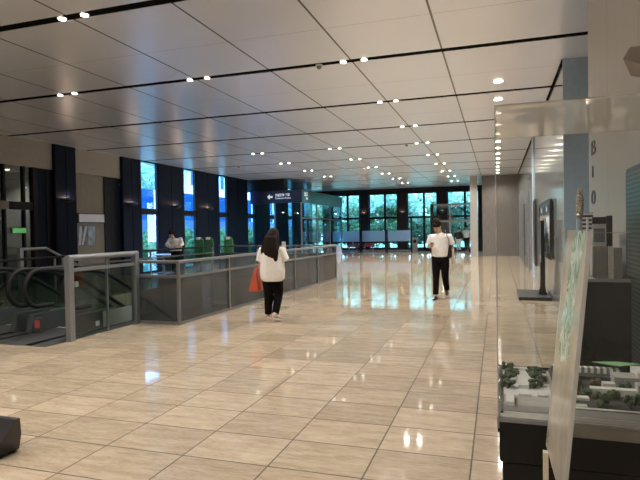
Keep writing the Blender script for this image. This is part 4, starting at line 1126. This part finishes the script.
# ------------------------------------------------------------------ outside: lawn, trees, shrubs, buildings
struct('ground', MB().box(-70, WX-.36, -30, 90, -.5, -.25).box(WX-.36, 40, BY+.2, 90, -.5, -.25), 'lawn', 'green lawn outside the windows')
def leaf_crown(c_, r, n, leaf, seed, squash=1.):
    mb = MB(); rnd = random.Random(seed)
    clumps = [(Vector((rnd.gauss(0,.42), rnd.gauss(0,.42), rnd.gauss(0,.40))), rnd.uniform(.28,.5)) for _ in range(26)]
    for i in range(n):
        cc, cr = rnd.choice(clumps)
        d_ = Vector((rnd.gauss(0,1), rnd.gauss(0,1), rnd.gauss(0,1))).normalized()
        p = (cc + d_*cr*rnd.uniform(.75,1.05))*r; p.z *= squash
        p += Vector(c_)
        a = Vector((rnd.gauss(0,1), rnd.gauss(0,1), rnd.gauss(0,1))).normalized(); b_ = a.cross(d_ + Vector((.01,.02,.03))).normalized(); a2 = b_.cross(d_).normalized()
        L = leaf*rnd.uniform(.6,1.3)
        mb.add([p-a2*L, p+b_*L*.45, p+a2*L, p-b_*L*.45], [(0,1,2,3)])
    return mb
def make_tree(name, label, cat, group, h, r, lmat, n, leaf, seed, trunk=.16, squash=1.1, lowfrac=.55):
    t = thing(name, (0,0,-.25), label, cat, group)
    zc = h - r*squash*.8
    MB().tube([(0,0,0), (.05,.03,zc*.5), (0,0,zc)], [trunk, trunk*.75, trunk*.45], 10).build('trunk', 'bark', t, smooth=True)
    bmb = MB(); rnd = random.Random(seed+5)
    for k_ in range(5):
        a = 2*PI*k_/5 + rnd.uniform(-.3,.3)
        bmb.tube([(0,0,zc*rnd.uniform(.5,.8)), (math.cos(a)*r*.35, math.sin(a)*r*.35, zc), (math.cos(a)*r*.6, math.sin(a)*r*.6, zc+r*.35)], [trunk*.45, trunk*.3, trunk*.12], 7)
    bmb.build('branches', 'bark', t, smooth=True)
    leaf_crown((0,0,zc), r, n, leaf, seed, squash).build('crown', lmat, t)
    return t
tA = make_tree('garden_tree', 'tree outside the back windows', 'tree', 'trees outside the back windows', 6.2, 2.6, 'leaf_bright', 8000, .16, 11)
tB = make_tree('garden_shrub', 'dense shrub outside the back windows', 'shrub', 'shrubs outside the back windows', 2.5, 1.5, 'leaf_mid', 3200, .11, 12, .05, .8)
spots = [(-16.5, 45), (-13.6, 44), (-11.0, 43.5), (-8.6, 44.5), (-6.2, 43.2), (-3.8, 44.2), (-1.4, 43.4), (1.2, 44.5), (-15, 49), (-12, 48.5), (-9.6, 49.5), (-7.2, 48.3), (-4.8, 49.4), (-2.4, 48.5), (0.2, 49.3), (3, 48)]
seen = ['far left', 'left', 'centre left', 'centre', 'centre right', 'right', 'far right']
for i, (x, y) in enumerate(spots):
    lab = f'leafy {"front" if y < 46 else "rear"} tree number {(i if i < 8 else i-8)+1} from the left outside the back windows'
    if i == 0: tA.location = (x, y, -.25); tA['label'] = lab
    else: dup(tA, (x, y, -.25), lab, rz=i*1.3, scale=.92+.05*(i % 4))
for i, x in enumerate((-14.5, -12.3, -10.4, -8.5, -6.7, -4.9, -3.0, -1.2, .6)):
    lab = f'green shrub number {i+1} from the left at the foot of the back windows'
    if i == 0: tB.location = (x, 41.2, -.25); tB['label'] = lab
    else: dup(tB, (x, 41.2 + .4*(i % 2), -.25), lab, rz=i*2.1)
tC = make_tree('hedge_shrub', 'green hedge shrub outside the left windows', 'shrub', 'hedge outside the left windows', 1.75, 1.15, 'leaf_hedge', 3400, .10, 21, .05, .85)
for i in range(11):
    lab = f'green hedge shrub number {i+1} from the near end outside the left windows'
    y = 20 + 2.6*i
    if i == 0: tC.location = (-17.2, y, -.25); tC['label'] = lab
    else: dup(tC, (-17.2 - .3*(i % 3), y, -.25), lab, rz=i*1.7)
tD = make_tree('tall_tree', 'tall pale tree behind the blue wall outside the left windows', 'tree', 'tall trees outside the left windows', 11.5, 4.2, 'leaf_pale', 5200, .26, 31, .22, 1.0)
for i, (x, y) in enumerate(((-31.5, 36), (-31, 44.5), (-33, 27))):
    if i == 0: tD.location = (x, y, -.25)
    else: dup(tD, (x, y, -.25), ['', 'tall pale tree further along behind the blue wall', 'tall pale tree nearest the viewer behind the blue wall'][i], rz=i*2.)
t = thing('blue_building', (-26, 40, -.25), 'long low building with blue glass front outside the left windows', 'building')
MB().box(-27, -26, 24, 80, -.25, 2.6).build('base_wall', 'outside_dark', t, True)
MB().box(-27, -26, 24, 80, 2.6, 5.0).build('glass_front', 'outside_blue', t, True)
for i in range(18): MB().box(-26.0, -25.95, 25+3*i, 25.12+3*i, 2.6, 5.0).build('mullion', 'outside_white', t, True)
t = thing('white_building', (-30, 62, -.25), 'white building with slit windows above the blue glass front', 'building')
MB().box(-34, -30, 46, 90, -.25, 16).build('wall', 'outside_white', t, True)
for i in range(20): MB().box(-30, -29.97, 47+2.1*i, 47.8+2.1*i, 6.4, 8.6).build('slit_window', 'outside_dark', t, True)

# ------------------------------------------------------------------ light from outside
w = bpy.data.worlds.new('sky'); S.world = w; w.use_nodes = True
nt = w.node_tree; nt.nodes.clear()
wo = nt.nodes.new('ShaderNodeOutputWorld'); bg = nt.nodes.new('ShaderNodeBackground')
tc = nt.nodes.new('ShaderNodeTexCoord'); sz = nt.nodes.new('ShaderNodeSeparateXYZ'); nt.links.new(tc.outputs['Generated'], sz.inputs[0])
nt.links.new(ramp(nt, sz.outputs[2], [(0., (.58, .79, 1.)), (.5, (.27, .52, 1.))]), bg.inputs[0])
bg.inputs[1].default_value = 16.0
nt.links.new(bg.outputs[0], wo.inputs[0])
L = bpy.data.lights.new('sun', 'SUN'); L.energy = 10.0; L.angle = .02; L.color = (1, .96, .88)
o = bpy.data.objects.new('sun', L); COL.objects.link(o)
o.rotation_euler = Vector((-.55, .62, -.8)).to_track_quat('-Z', 'Y').to_euler(); o.location = (10, -10, 30)

# ------------------------------------------------------------------ camera
cam = bpy.data.cameras.new('camera'); co = bpy.data.objects.new('camera', cam); COL.objects.link(co)
cam.sensor_fit = 'HORIZONTAL'; cam.sensor_width = 36; cam.lens = 541.4/640*36; cam.clip_start = .05; cam.clip_end = 300
yaw, pitch, roll = -.3164, -.018733, -.017279
cy, sy, cp, sp, cr, sr = math.cos(yaw), math.sin(yaw), math.cos(pitch), math.sin(pitch), math.cos(roll), math.sin(roll)
fwd = Vector((sy*cp, cy*cp, sp)); right = Vector((cy, -sy, 0)); up = right.cross(fwd)
r2 = right*cr + up*sr; u2 = up*cr - right*sr
mw = Matrix((r2, u2, -fwd)).transposed().to_4x4(); mw.translation = (0, 0, CAM_H)
co.matrix_world = mw
S.camera = co
S.view_settings.view_transform = 'Standard'; S.view_settings.look = 'None'; S.view_settings.gamma = 1
S.view_settings.use_curve_mapping = False; S.view_settings.exposure = .11
S.cycles.use_denoising = True
S.cycles.transparent_max_bounces = 32; S.cycles.max_bounces = 10; S.cycles.diffuse_bounces = 5; S.cycles.glossy_bounces = 5
S.cycles.sample_clamp_indirect = 6.
S.cycles.caustics_reflective = False; S.cycles.caustics_refractive = False
